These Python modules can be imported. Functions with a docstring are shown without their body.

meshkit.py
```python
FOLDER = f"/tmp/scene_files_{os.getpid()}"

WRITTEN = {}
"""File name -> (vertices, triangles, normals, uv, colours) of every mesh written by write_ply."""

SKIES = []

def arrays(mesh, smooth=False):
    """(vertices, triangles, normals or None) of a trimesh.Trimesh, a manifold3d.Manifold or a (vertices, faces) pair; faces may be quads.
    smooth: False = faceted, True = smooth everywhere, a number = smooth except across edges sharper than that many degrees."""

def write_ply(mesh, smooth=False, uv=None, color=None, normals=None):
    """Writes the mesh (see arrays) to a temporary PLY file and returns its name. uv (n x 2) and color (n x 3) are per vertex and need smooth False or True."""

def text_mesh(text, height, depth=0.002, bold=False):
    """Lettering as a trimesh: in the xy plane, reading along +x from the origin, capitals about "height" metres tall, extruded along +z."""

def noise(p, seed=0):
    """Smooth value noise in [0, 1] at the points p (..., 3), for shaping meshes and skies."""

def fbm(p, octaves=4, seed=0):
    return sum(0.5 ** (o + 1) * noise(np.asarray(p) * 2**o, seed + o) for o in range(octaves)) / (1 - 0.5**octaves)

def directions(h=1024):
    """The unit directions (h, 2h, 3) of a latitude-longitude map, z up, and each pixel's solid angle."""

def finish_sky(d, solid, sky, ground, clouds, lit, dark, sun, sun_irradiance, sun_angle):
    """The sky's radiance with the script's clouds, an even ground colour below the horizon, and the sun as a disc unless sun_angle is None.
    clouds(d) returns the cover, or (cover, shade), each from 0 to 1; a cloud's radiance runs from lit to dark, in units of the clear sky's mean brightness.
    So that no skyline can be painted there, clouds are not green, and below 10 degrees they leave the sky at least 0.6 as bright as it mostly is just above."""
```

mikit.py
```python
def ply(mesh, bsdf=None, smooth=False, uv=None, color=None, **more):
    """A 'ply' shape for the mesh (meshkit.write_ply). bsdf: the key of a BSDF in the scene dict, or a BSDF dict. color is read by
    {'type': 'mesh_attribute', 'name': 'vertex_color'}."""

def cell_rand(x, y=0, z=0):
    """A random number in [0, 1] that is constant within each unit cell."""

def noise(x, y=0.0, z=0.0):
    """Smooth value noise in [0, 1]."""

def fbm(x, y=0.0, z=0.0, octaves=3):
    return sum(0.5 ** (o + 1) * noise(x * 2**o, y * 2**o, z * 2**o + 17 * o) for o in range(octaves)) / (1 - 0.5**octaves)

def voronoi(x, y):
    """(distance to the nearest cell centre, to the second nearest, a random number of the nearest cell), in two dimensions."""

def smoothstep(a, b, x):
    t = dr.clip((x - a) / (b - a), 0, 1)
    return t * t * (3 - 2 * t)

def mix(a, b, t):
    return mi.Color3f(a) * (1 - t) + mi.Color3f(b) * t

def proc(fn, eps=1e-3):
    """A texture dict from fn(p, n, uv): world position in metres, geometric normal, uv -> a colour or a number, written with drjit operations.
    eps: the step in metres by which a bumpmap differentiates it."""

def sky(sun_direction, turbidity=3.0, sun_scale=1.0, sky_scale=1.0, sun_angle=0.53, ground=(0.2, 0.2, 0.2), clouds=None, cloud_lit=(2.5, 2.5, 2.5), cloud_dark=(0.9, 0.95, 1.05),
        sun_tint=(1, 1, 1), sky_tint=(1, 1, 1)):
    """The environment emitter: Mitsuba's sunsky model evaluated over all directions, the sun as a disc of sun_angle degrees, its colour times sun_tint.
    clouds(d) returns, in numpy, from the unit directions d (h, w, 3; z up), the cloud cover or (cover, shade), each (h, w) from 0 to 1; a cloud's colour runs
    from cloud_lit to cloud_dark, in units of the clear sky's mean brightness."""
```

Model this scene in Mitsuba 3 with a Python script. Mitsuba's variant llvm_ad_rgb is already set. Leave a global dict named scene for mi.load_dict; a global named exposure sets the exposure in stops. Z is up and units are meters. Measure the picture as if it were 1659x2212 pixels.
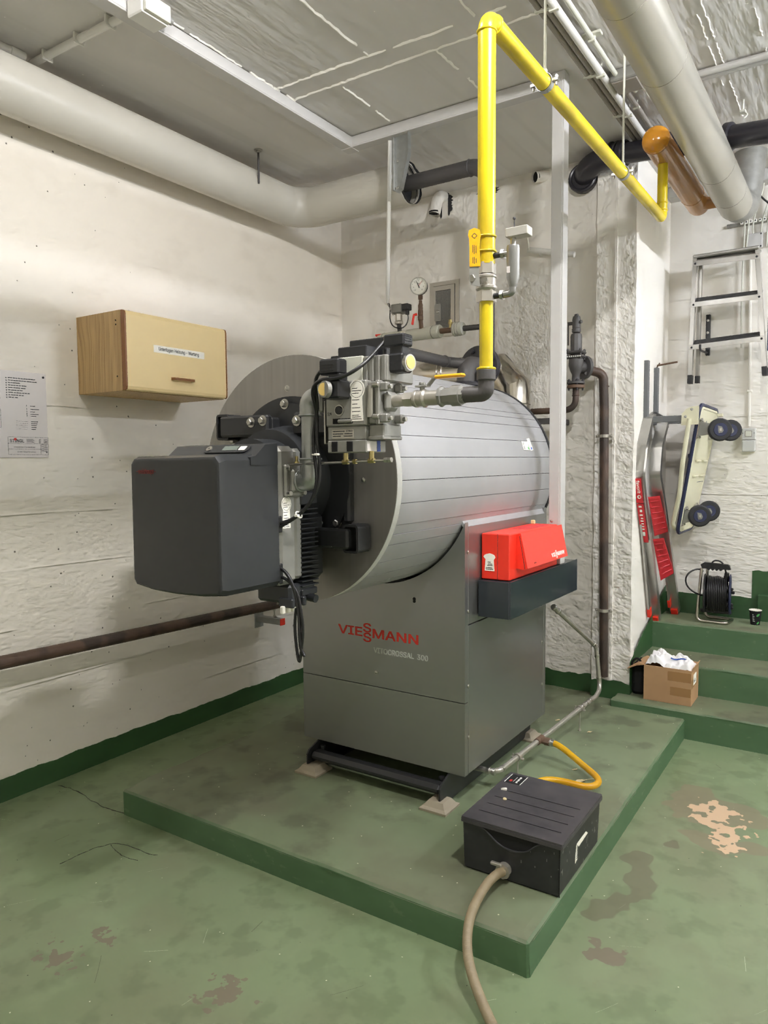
import math, random
import numpy as np, trimesh, drjit as dr, mitsuba as mi, mikit, meshkit
from shapely.geometry import Polygon, Point, box as sbox
from shapely.ops import unary_union
from mikit import noise, fbm, voronoi, cell_rand, smoothstep, mix, proc
T = mi.ScalarTransform4f
random.seed(7); RNG = np.random.default_rng(7)
scene, labels = {}, {}

# ---------------------------------------------------------------- camera, light, exposure
YAW, PITCH, ROLL, FPX = 0.583030, -0.0697733, -0.0075353, 1576.98
CAM = np.array([3.323, -4.487, 1.58])
fw = np.array([-math.sin(YAW) * math.cos(PITCH), math.cos(YAW) * math.cos(PITCH), math.sin(PITCH)])
rt = np.cross(fw, [0, 0, 1]); rt /= np.linalg.norm(rt); up = np.cross(rt, fw)
up = -math.sin(ROLL) * rt + math.cos(ROLL) * up
scene['camera'] = {'type': 'perspective', 'fov': math.degrees(2 * math.atan(829.5 / FPX)), 'fov_axis': 'x', 'near_clip': .05, 'far_clip': 60.,
                   'to_world': T().look_at(origin=CAM.tolist(), target=(CAM + fw).tolist(), up=up.tolist())}
exposure = 3.1
LAMPS = [  # centre, half length along y, radiance (ceiling tubes, all just outside the frame)
    ((3.22, -3.00, 3.30), .13, (128, 126.5, 126), 'ceiling tube lamp nearest the boiler front, right of the gas pipe'),
    ((1.86, -3.06, 3.30), .13, (22, 21.8, 21.8), 'ceiling tube lamp over the floor in front of the wall cabinet'),
    ((4.55, -.75, 3.20), .40, (34, 36, 40), 'cool white ceiling tube lamp right of the steps'),
]

# ---------------------------------------------------------------- helpers
def S(r, g, b):
    v = np.array([r, g, b]) / 255.
    return [float(x) for x in np.where(v <= .04045, v / 12.92, ((v + .055) / 1.055) ** 2.4)]
def A(*v): return np.array(v, float)
def U(v): v = np.asarray(v, float); return v / np.linalg.norm(v)
def cat(*ms):
    ms = [m for m in ms if m is not None]
    return ms[0] if len(ms) == 1 else trimesh.util.concatenate(ms)
def mat(name, col, rough=.6, metal=0., spec=.5, bump=None, bscale=1., **k):
    c = proc(col) if callable(col) else {'type': 'rgb', 'value': list(col)}
    r = proc(rough) if callable(rough) else rough
    b = {'type': 'principled', 'base_color': c, 'roughness': r, 'metallic': metal, 'specular': spec, **k}
    if bump is not None:
        b = {'type': 'bumpmap', 'tex': proc(bump), 'scale': bscale, 'nested': b}
    scene[name] = {'type': 'twosided', 'bsdf': b}
    return name
def numbered(key):
    if key not in USED: USED.add(key); return key
    i = 1
    while f'{key}_{i:03d}' in USED: i += 1
    USED.add(f'{key}_{i:03d}'); return f'{key}_{i:03d}'
USED = set()
def put(key, mesh, m, smooth=35, label=None, cat=None, group=None, kind=None):
    """one entry of the scene, a thing or (with a parent's key and two underscores) a part"""
    key = numbered(key)
    scene[key] = mikit.ply(mesh, m, smooth=smooth)
    tag(key, label, cat, group, kind)
    return key
def tag(key, label=None, cat=None, group=None, kind=None):
    d = {k: v for k, v in (('label', label), ('category', cat), ('group', group), ('kind', kind)) if v}
    if d: labels[key] = d
def thing(key, label, cat, group=None):
    key = numbered(key); tag(key, label, cat, group); return key
def rb(lo, hi, c=.004):
    """box with chamfered edges"""
    lo, hi = np.minimum(lo, hi).astype(float), np.maximum(lo, hi).astype(float)
    c = min(c, .45 * float((hi - lo).min()))
    if c <= 0: return trimesh.creation.box(bounds=[lo, hi])
    pts = []
    for i in range(8):
        s = A(i & 1, (i >> 1) & 1, (i >> 2) & 1)
        p = np.where(s > 0, hi, lo)
        for ax in range(3):
            d = np.where(s > 0, -c, c); d[ax] = 0
            pts.append(p + d)
    return trimesh.convex.convex_hull(np.array(pts))
def frame(d, ref=None):
    d = U(d); a = A(0, 0, 1) if ref is None else np.asarray(ref, float)
    if abs(d @ U(a)) > .95: a = A(1, 0, 0) if abs(d[0]) < .9 else A(0, 1, 0)
    u = U(np.cross(a, d)); return u, np.cross(d, u), d
def ring_mesh(rings, closed=False, cap=True):
    """rings: list of (n,3) loops -> skin"""
    n = len(rings[0]); v = np.vstack(rings); f = []
    k = len(rings)
    for i in range(k if closed else k - 1):
        a, b = i * n, ((i + 1) % k) * n
        for j in range(n):
            q = (j + 1) % n
            f += [[a + j, a + q, b + q], [a + j, b + q, b + j]]
    if cap and not closed:
        v = np.vstack([v, rings[0].mean(0), rings[-1].mean(0)]); c0, c1 = k * n, k * n + 1
        for j in range(n):
            q = (j + 1) % n
            f += [[c0, q, j], [c1, (k - 1) * n + j, (k - 1) * n + q]]
    return trimesh.Trimesh(v, np.array(f), process=False)
def lathe(prof, o, axis, n=28, cap=True, ref=None, phase=0.):
    """prof: (radius, distance along axis)"""
    u, w, d = frame(axis, ref); o = np.asarray(o, float)
    t = np.arange(n) * 2 * np.pi / n + phase
    c = np.cos(t)[:, None] * u + np.sin(t)[:, None] * w
    return ring_mesh([o + d * h + c * max(r, 1e-5) for r, h in prof], cap=cap)
def cyl(p0, p1, r0, r1=None, n=24, c=0.):
    p0, p1 = np.asarray(p0, float), np.asarray(p1, float); L = np.linalg.norm(p1 - p0); r1 = r0 if r1 is None else r1
    pr = [(r0 - c, 0), (r0, c), (r1, L - c), (r1 - c, L)] if c else [(r0, 0), (r1, L)]
    return lathe(pr, p0, p1 - p0, n)
def hexa(p0, p1, r): return lathe([(r * .93, 0), (r, .12 * r), (r, np.linalg.norm(np.subtract(p1, p0)) - .12 * r), (r * .93, np.linalg.norm(np.subtract(p1, p0)))], p0, np.subtract(p1, p0), 6)
def fillet(pts, rad, k=7):
    pts = [np.asarray(p, float) for p in pts]; out = [pts[0]]
    for i in range(1, len(pts) - 1):
        a, b, c = pts[i - 1], pts[i], pts[i + 1]
        d0, d1 = U(a - b), U(c - b); ang = math.acos(np.clip(d0 @ d1, -1, 1))
        if ang > 3.1: out.append(b); continue
        R = rad[i - 1] if hasattr(rad, '__len__') else rad
        t = min(R / math.tan(ang / 2), .49 * np.linalg.norm(a - b), .49 * np.linalg.norm(c - b)); R = t * math.tan(ang / 2)
        o = b + U(d0 + d1) * R / math.sin(ang / 2)
        s, e = b + d0 * t - o, b + d1 * t - o; tot = math.pi - ang
        for q in np.linspace(0, 1, k + 1): out.append(o + (s * math.sin((1 - q) * tot) + e * math.sin(q * tot)) / math.sin(tot))
    return np.array(out + [pts[-1]])
def spline(pts, k=8):
    from scipy.interpolate import CubicSpline
    p = np.array(pts, float); t = np.r_[0, np.cumsum(np.linalg.norm(np.diff(p, axis=0), axis=1))]
    return CubicSpline(t, p)(np.linspace(0, t[-1], k * len(p)))
def tube(path, r, n=14, cap=True, prof=None, ref=None):
    """round (or prof-shaped: list of (u,v)) sweep along a path"""
    p = np.asarray(path, float); tg = np.gradient(p, axis=0)
    if len(p) > 2:
        seg = np.diff(p, axis=0); seg /= np.linalg.norm(seg, axis=1, keepdims=True)
        tg = np.vstack([seg[:1], seg[:-1] + seg[1:], seg[-1:]])
    tg /= np.linalg.norm(tg, axis=1, keepdims=True)
    u, w, _ = frame(tg[0], ref); rings = []
    a = np.arange(n) * 2 * np.pi / n; sh = np.c_[np.cos(a), np.sin(a)] if prof is None else np.array(prof, float)
    for i, (q, d) in enumerate(zip(p, tg)):
        u = U(u - d * (u @ d)); w = np.cross(d, u)
        R = r[i] if hasattr(r, '__len__') else r
        rings.append(q + R * (sh[:, :1] * u + sh[:, 1:] * w))
    return ring_mesh(rings, cap=cap)
def torus(c, axis, R, r, n=28, m=8):
    u, w, d = frame(axis); t = np.arange(n) * 2 * np.pi / n
    P = np.asarray(c, float) + R * (np.cos(t)[:, None] * u + np.sin(t)[:, None] * w)
    rings = []
    b = np.arange(m) * 2 * np.pi / m
    for k in range(n):
        e = U(P[k] - c); rings.append(P[k] + r * (np.cos(b)[:, None] * e + np.sin(b)[:, None] * d))
    return ring_mesh(rings, closed=True)
def annulus(c, axis, r0, r1, h, n=40):
    u, w, d = frame(axis); t = np.arange(n) * 2 * np.pi / n
    e = np.cos(t)[:, None] * u + np.sin(t)[:, None] * w; c = np.asarray(c, float)
    L = [c + e * r0, c + e * r1, c + e * r1 + d * h, c + e * r0 + d * h]
    return ring_mesh(L, closed=True)
def plane_mesh(poly, h, o, u, v):
    """shapely polygon in the (u,v) plane at o, thickness h along u x v"""
    polys = [g for g in getattr(poly, 'geoms', [poly]) if g.area > 0]
    m = cat(*[trimesh.creation.extrude_polygon(g, h, engine='earcut') for g in polys])
    u, v = U(u), U(v); M = np.eye(4); M[:3, 0], M[:3, 1], M[:3, 2], M[:3, 3] = u, v, np.cross(u, v), o
    m.apply_transform(M); return m
def rrect(w, h, r): return sbox(r, r, w - r, h - r).buffer(r, 6)
def text(s, h, o, u, v, width=None, depth=.0012, bold=True):
    m = meshkit.text_mesh(s, h, depth, bold)
    b = m.bounds; m.apply_translation([-b[0][0], 0, 0])
    if width: m.apply_scale([width / (b[1][0] - b[0][0]), 1, 1])
    M = np.eye(4); M[:3, 0], M[:3, 1], M[:3, 2], M[:3, 3] = U(u), U(v), np.cross(U(u), U(v)), o
    m.apply_transform(M); return m
def bolt(p, axis, r=.009, h=.007, washer=1.5):
    p, d = np.asarray(p, float), U(axis)
    w = cyl(p, p + d * .002, r * washer, n=16) if washer else None
    return cat(w, lathe([(r, .002), (r, h * .8), (r * .8, h)], p, d, 6, phase=random.random()))
def screw(p, axis, r=.007):
    return cat(lathe([(r, 0), (r * .95, r * .3), (r * .6, r * .55), (1e-4, r * .62)], p, axis, 14), cyl(np.asarray(p) - 0., np.asarray(p) + U(axis) * .001, r * 1.35, n=16))
def viessmann(o, u, v, h, w, depth):
    """the two S of the word stand one above the other"""
    u, v, o = U(u), U(v), np.asarray(o, float)
    k = w
    return cat(text('VIE', h, o, u, v, .315 * k, depth), text('S', h, o + u * .325 * k + v * h * .55, u, v, .105 * k, depth),
               text('S', h, o + u * .325 * k - v * h * .55, u, v, .105 * k, depth), text('MANN', h, o + u * .445 * k, u, v, .555 * k, depth))
X, Y, Z = A(1, 0, 0), A(0, 1, 0), A(0, 0, 1)

# ---------------------------------------------------------------- materials
def pits(a, b, k, rad, keep):
    d, _, w = voronoi(a * k, b * k)
    cl = fbm(a * .9 + 3, b * .9, 5., 2)
    return dr.select((w < keep * smoothstep(.42, .6, cl)) & (d < rad * k * (.4 + 2. * w)), 1., 0.)
def board_lines(p, a):
    """horizontal board joints on shuttered concrete"""
    z = p.z + .012 * (fbm(a * 3., p.z * .5, 1.) - .5)
    h = mi.Float(0)
    for zz in (.27, .52, .80, 1.08, 1.34, 1.62, 1.86, 2.14, 2.40, 2.66):
        g = smoothstep(.45, .62, fbm(a * 1.6 + zz * 7, zz * 3., 2.))
        h += g * dr.exp(-dr.square((z - zz) / .004))
    return h
def wl_col(p, n, uv):
    c = mix(S(233, 227, 218), S(224, 217, 206), fbm(p.y * 1.3, p.z * 1.6, 4.))
    c = mix(c, S(204, 196, 184), .35 * smoothstep(.5, .9, fbm(p.y * 5, p.z * 9, 9., 5)))
    return mix(c, S(70, 62, 52), .85 * pits(p.y, p.z, 11., .0045, .34))
def wl_bump(p, n, uv): return .006 * board_lines(p, p.y) + .006 * fbm(p.y * 6, p.z * 15, 2., 4) + .006 * fbm(p.y * 40, p.z * 80, 2., 3) - .004 * pits(p.y, p.z, 11., .0045, .34)
def wb_col(p, n, uv):
    c = mix(S(232, 228, 221), S(220, 215, 207), fbm(p.x * 1.7 + p.y, p.z * 1.7, 2.))
    return mix(c, S(90, 82, 74), .7 * pits(p.x + p.y, p.z, 8., .004, .2))
def wb_bump(p, n, uv):
    a = p.x + p.y
    q = fbm(a * 9 + p.z * 5, p.z * 16 - a * 6, 3., 4)
    return 0.020 * q * (.35 + smoothstep(.4, .65, fbm(a * 1.2, p.z * 1.3, 8.))) + .011 * fbm(a * 26, p.z * 34, 1., 3) + .006 * fbm(a * 90, p.z * 90, 6., 2)
def wa_bump(p, n, uv): return .010 * fbm(p.x * 5, p.z * 24, 3., 4) + .008 * fbm(p.x * 30, p.z * 90, 5., 3) + .006 * board_lines(p, p.x)
def ce_col(p, n, uv):
    c = mix(S(208, 205, 201), S(190, 187, 183), fbm(p.x * 1.1, p.y * 1.1, 3.))
    c = mix(c, S(180, 177, 172), .35 * smoothstep(.5, .75, fbm(p.x * 14, p.y * 1.2, 6.)))
    return mix(c, S(236, 233, 226), .8 * pits(p.x, p.y, 7., .006, .25))
def ce_bump(p, n, uv): return .012 * fbm(p.x * 22, p.y * 4, 2., 4) + .005 * pits(p.x, p.y, 7., .006, .25)
FLOOR_A, FLOOR_B = S(118, 132, 101), S(108, 123, 90)
def scratches(p, k, keep, L, w):
    """short straight scratches, at most one per cell"""
    gx, gy = dr.floor(p.x * k), dr.floor(p.y * k)
    r1, r2, r3, r4 = (cell_rand(gx, gy, i) for i in (11, 12, 13, 14))
    dx = p.x * k - gx - .3 - .4 * r1; dy = p.y * k - gy - .3 - .4 * r2
    ca, sa = dr.cos(r3 * 6.28), dr.sin(r3 * 6.28)
    u, v = (dx * ca + dy * sa) / k, (-dx * sa + dy * ca) / k + .25 * dr.square((dx * ca + dy * sa) / k)
    return dr.select((dr.abs(u) < L * (.3 + r1)) & (dr.abs(v) < w * (.5 + r2)) & (r4 < keep), 1., 0.)
def blob(p, cx, cy, rx, ry, k=14., t=.5, s=0.):
    d = dr.sqrt(dr.square((p.x - cx) / rx) + dr.square((p.y - cy) / ry))
    return smoothstep(t - .02, t + .02, fbm(p.x * k + s, p.y * k, s, 3) + .55 * (1 - d))*dr.select(d < 1.4, 1., 0.)
def fl_col(p, n, uv):
    c = mix(FLOOR_A, FLOOR_B, smoothstep(.3, .7, fbm(p.x * 1.4, p.y * 1.4, 1., 4)))
    c = mix(c, S(114, 113, 92), .5 * smoothstep(.40, .75, fbm(p.x * 1.9 + 4, p.y * 1.9, 7., 5)))
    c = mix(c, S(80, 92, 66), .3 * smoothstep(.5, .75, fbm(p.x * 13, p.y * 13, 2., 4)))
    c = mix(c, S(128, 142, 110), .35 * smoothstep(.55, .8, fbm(p.x * 6 + 9, p.y * 6, 4., 5)))
    c = mix(c, S(170, 180, 156), .55 * dr.maximum(scratches(p, 3.1, .25, .05, .0007), scratches(p, 4.3, .2, .04, .0006)))
    c = mix(c, S(70, 72, 58), .5 * scratches(p, 2.7, .4, .05, .0012))
    d, _, w = voronoi(p.x * 9, p.y * 9)
    c = mix(c, S(46, 52, 38), dr.select((d < .11 * (w - .8)) & (w > .84), .75, 0.))
    c = mix(c, S(205, 205, 185), dr.select((d < .02) & (w < .12), .9, 0.))
    c = mix(c, S(122, 112, 92), .7 * dr.maximum(blob(p, 2.86, -1.0, .26, .24, 6., .66, 3.), blob(p, 2.95, -1.3, .3, .16, 6., .72, 8.)))
    c = mix(c, S(193, 165, 136), dr.maximum(blob(p, 2.82, -1.06, .14, .16, 24., .76, 1.), blob(p, 2.90, -1.25, .10, .17, 26., .75, 6.)))
    g = dr.maximum(dr.maximum(blob(p, 1.77, -3.03, .13, .10, 38., .80, 2.), blob(p, 1.24, -3.05, .09, .05, 40., .80, 4.)), dr.maximum(blob(p, 1.2, -3.2, .16, .08, 40., .86, 5.), blob(p, 2.68, -2.24, .09, .06, 22., .76, 9.)))
    c = mix(c, S(112, 100, 88), .8 * g)
    return mix(c, S(98, 92, 76), .65 * blob(p, 2.66, -1.75, .16, .35, 7., .72, 11.))
def fl_rough(p, n, uv): return .22 + .28 * fbm(p.x * 2.5, p.y * 2.5, 3., 3)
def fl_bump(p, n, uv): return .0035 * fbm(p.x * 9, p.y * 9, 1., 3) + .0010 * fbm(p.x * 70, p.y * 70, 1., 2)
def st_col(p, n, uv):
    up_ = smoothstep(.5, .9, n.z)     # dust and wear lie on what faces up, shade is painted into the sides
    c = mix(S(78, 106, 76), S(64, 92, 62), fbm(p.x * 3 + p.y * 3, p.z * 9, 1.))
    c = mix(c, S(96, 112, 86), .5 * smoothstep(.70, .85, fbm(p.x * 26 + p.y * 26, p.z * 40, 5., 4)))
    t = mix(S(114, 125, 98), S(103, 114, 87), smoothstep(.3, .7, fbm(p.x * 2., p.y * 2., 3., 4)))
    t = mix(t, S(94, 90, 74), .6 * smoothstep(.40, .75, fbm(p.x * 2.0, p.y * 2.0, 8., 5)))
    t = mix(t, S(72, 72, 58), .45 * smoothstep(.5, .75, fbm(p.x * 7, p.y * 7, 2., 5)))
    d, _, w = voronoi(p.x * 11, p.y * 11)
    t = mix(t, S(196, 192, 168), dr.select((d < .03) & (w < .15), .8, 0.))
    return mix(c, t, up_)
def st_bump(p, n, uv): return .004 * fbm(p.x * 8 + p.z * 5, p.y * 8 + p.z * 7, 1., 4)
mat('wall_left_paint', wl_col, .85, bump=wl_bump)
mat('wall_back_paint', wb_col, .85, bump=wb_bump)
mat('wall_alcove_paint', wb_col, .85, bump=wa_bump)
mat('ceiling_paint', ce_col, .8, bump=ce_bump)
mat('ridge_paint', S(232, 229, 222), .7)
mat('floor_paint', fl_col, fl_rough, bump=fl_bump)
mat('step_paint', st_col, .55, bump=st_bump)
mat('green_paint', lambda p, n, uv: mix(S(50, 84, 48), S(40, 68, 40), fbm(p.x * 4 + p.y * 4, p.z * 9, 2.)), .45)
mat('crack_dark', S(44, 46, 34), .9)
mat('white_wall', S(222, 218, 210), .85)
mat('trunking_white', S(184, 182, 180), .45)
mat('duct_grey', lambda p, n, uv: mix(S(190, 186, 176), S(172, 168, 158), fbm(p.x * 3, p.y * 3, p.z * 3)), .36)
mat('pipe_dark', lambda p, n, uv: mix(S(58, 58, 60), S(76, 72, 70), fbm(p.x * 9, p.y * 9, p.z * 9)), .5)
mat('pipe_brown', lambda p, n, uv: mix(S(52, 42, 37), S(78, 60, 50), smoothstep(.4, .7, fbm(p.x * 12, p.y * 12, p.z * 7))), .5)
mat('pipe_black', lambda p, n, uv: mix(S(30, 30, 38), S(44, 42, 48), fbm(p.x * 9, p.y * 9, p.z * 9)), .3)
mat('yellow', lambda p, n, uv: mix(S(206, 182, 24), S(178, 156, 30), smoothstep(.45, .75, fbm(p.x * 14, p.y * 5, p.z * 5))), .3)
mat('orange', lambda p, n, uv: mix(S(206, 142, 34), S(182, 118, 34), fbm(p.x * 9, p.y * 4, p.z * 9)), .15, spec=.6)
mat('header_brown', lambda p, n, uv: mix(S(166, 118, 64), S(146, 100, 58), fbm(p.x * 9, p.y * 4, p.z * 9)), .15, spec=.6)
mat('silver_wrap', lambda p, n, uv: mix(S(186, 182, 170), S(168, 164, 154), fbm(p.x * 9, p.y * 3, p.z * 9)), .34, .65)
mat('panel_grey', S(150, 150, 149), .34, .85)
mat('cladding', lambda p, n, uv: mix(S(180, 179, 181), S(170, 170, 172), fbm(p.x * 4, p.y * 8, p.z * 4)), .5, .5)
mat('rim_grey', S(196, 195, 190), .5, .2)
mat('disc_steel', lambda p, n, uv: mix(S(152, 148, 143), S(136, 133, 128), fbm(p.x * 80, .3, p.z * 1.5)), .42, .75)
mat('steel', S(186, 184, 178), .28, 1.)
mat('stainless', S(196, 190, 180), .18, 1.)
mat('galvanised', lambda p, n, uv: mix(S(176, 178, 176), S(152, 154, 152), fbm(p.x * 40, p.y * 40, p.z * 40)), .38, .8)
mat('castgrey', lambda p, n, uv: mix(S(158, 157, 152), S(136, 135, 130), fbm(p.x * 30, p.y * 30, p.z * 30)), .48, .55)
mat('pipe_silver', S(186, 182, 174), .25, .7)
mat('brass', S(186, 170, 118), .32, 1.)
mat('nickel', S(182, 177, 168), .32, .65)
mat('black_iron', S(30, 31, 33), .42)
mat('black_plastic', S(27, 28, 31), .38)
mat('anthracite', S(42, 44, 47), .36)
mat('anthracite_dark', S(36, 38, 41), .42)
mat('black_tray', S(40, 45, 50), .12, spec=.6)
mat('rubber', S(24, 24, 26), .6)
mat('cable_black', S(20, 20, 22), .35)
mat('red', S(226, 52, 36), .3)
mat('red_tread', S(190, 44, 52), .45)
mat('logo_red', S(112, 34, 34), .5)
mat('red_sticker', S(196, 36, 46), .4)
mat('red_print', S(178, 40, 32), .5)
mat('white_print', S(238, 236, 230), .5)
mat('grey_print', S(178, 180, 174), .5)
mat('dark_print', S(40, 40, 44), .6)
mat('paper', S(240, 236, 226), .7)
mat('poster', S(206, 200, 198), .35)
mat('dull_silver', S(150, 150, 148), .35, .8)
mat('box_grey', S(158, 155, 146), .5)
mat('cream', S(228, 204, 152), .4)
def oak(p, n, uv):
    g = fbm(p.x * 110 + fbm(p.x * 4, p.z * 3, p.y * 4) * 9, p.z * 5, p.y * 110, 3)
    return mix(S(184, 154, 108), S(156, 124, 82), smoothstep(.25, .8, g))
mat('oak', oak, .45)
mat('dark_wood', S(128, 84, 46), .4)
mat('yellow_disc', S(226, 196, 118), .35)
mat('amber_handle', S(232, 164, 26), .3)
mat('ladder_alu', lambda p, n, uv: mix(S(198, 196, 192), S(170, 168, 164), fbm(p.x * 20, p.y * 20, p.z * 6)), .3, .9)
mat('cardboard', lambda p, n, uv: mix(S(176, 140, 104), S(160, 124, 90), fbm(p.x * 9, p.y * 9, p.z * 5)), .75)
mat('tape', S(150, 112, 74), .3)
mat('cloth', S(232, 230, 230), .9)
mat('navy', S(30, 36, 66), .4)
mat('cream_metal', S(206, 202, 176), .35)
mat('grey_plastic', S(186, 186, 182), .45)
mat('conduit_grey', S(208, 206, 201), .45)
mat('conduit_dark', S(138, 132, 124), .5)
mat('insul_grey', S(198, 198, 186), .45)
mat('dull_black', lambda p, n, uv: mix(S(36, 37, 39), S(52, 52, 52), smoothstep(.4, .8, fbm(p.x * 9, p.y * 9, p.z * 9))), .6)
mat('void', S(10, 10, 11), .9)
mat('pad_beige', S(150, 140, 122), .7)
mat('hose_yellow', lambda p, n, uv: mix(S(222, 176, 30), S(190, 130, 20), fbm(p.x * 6, p.y * 6, p.z * 6)), .3)
mat('hose_brown', lambda p, n, uv: mix(S(148, 134, 108), S(124, 110, 86), fbm(p.x * 30, p.y * 30, p.z * 30)), .45)
mat('rust', S(96, 74, 58), .6)
mat('gauge_face', S(240, 238, 230), .4)
mat('leaf_green', S(80, 160, 84), .5)
mat('leaf_dry', S(206, 190, 150), .8)
mat('screen_grey', S(112, 122, 116), .2)
mat('blue_print', S(40, 70, 150), .5)
mat('dark_grey_arm', S(96, 98, 100), .4)

# ---------------------------------------------------------------- the room
CE = 3.39
XR, YF, YA, XS = 5.6, -6.2, .87, 2.155           # right wall, wall behind the camera, alcove wall, side wall of the steps
def slab(lo, hi): return trimesh.creation.box(bounds=[lo, hi])
put('floor', slab((-.2, YF - .2, -.2), (XR + .2, YA + .2, 0)), 'floor_paint', False, kind='structure')
put('ceiling', slab((-.2, YF - .2, CE), (XR + .2, YA + .2, CE + .2)), 'ceiling_paint', False, kind='structure')
put('wall_left', slab((-.2, YF - .2, 0), (0, .2, CE)), 'wall_left_paint', False, kind='structure')
put('wall_back', cat(slab((0, 0, 0), (XS - .001, .2, CE)), slab((1.8, .2, 0), (XS - .001, YA + .2, CE))), 'wall_back_paint', False, kind='structure')
put('wall_alcove', slab((XS - .001, YA, 0), (XR + .2, YA + .2, CE)), 'wall_alcove_paint', False, kind='structure')
put('wall_right', slab((XR, YF, 0), (XR + .2, YA, CE)), 'white_wall', False, kind='structure')
put('wall_front', slab((0, YF - .2, 0), (XR, YF, CE)), 'white_wall', False, kind='structure')

def rough_slab(lo, hi, d=.05, amp=.006, seed=1):
    """a box whose skin is uneven"""
    m = slab(lo, hi); m = m.subdivide_to_size(d); v = m.vertices.copy()
    for k in range(3): v[:, k] += amp * (meshkit.fbm(m.vertices * 7 + 5 * k, 3, seed + k) - .5) * 2
    return trimesh.Trimesh(v, m.faces, process=False)
k = put('pillar', rough_slab((1.937, -.052, .0), (2.170, .02, CE), .045, .007, 3), 'wall_back_paint', 50, kind='structure')
put('pillar__corner_bead', rough_slab((2.048, -.062, .2), (2.062, -.045, CE), .04, .004, 4), 'wall_back_paint', 50)

# concrete plinth and the three steps
def worn_block(lo, hi, seed, c=.008):
    lo, hi = A(*lo), A(*hi)
    m = rb(lo, hi, c).subdivide_to_size(.06)
    v = m.vertices.copy(); q = meshkit.fbm(v * 9, 3, seed) - .5
    edge = (np.abs(v - hi) < .012).sum(1) + (np.abs(v - lo) < .012).sum(1)
    v += ((edge > 1) * q * .016)[:, None] * np.sign((lo + hi) / 2 - v)
    v += .0015 * (meshkit.fbm(v * 5, 2, seed + 9) - .5)[:, None]
    return trimesh.Trimesh(v, m.faces, process=False)
ZP = .115
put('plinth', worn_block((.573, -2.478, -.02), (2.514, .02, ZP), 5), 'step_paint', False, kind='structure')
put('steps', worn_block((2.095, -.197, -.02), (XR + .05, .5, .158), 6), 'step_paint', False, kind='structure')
put('steps__step', worn_block((XS - .02, .137, .1), (XR + .05, .6, .335), 7), 'step_paint', False)
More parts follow.
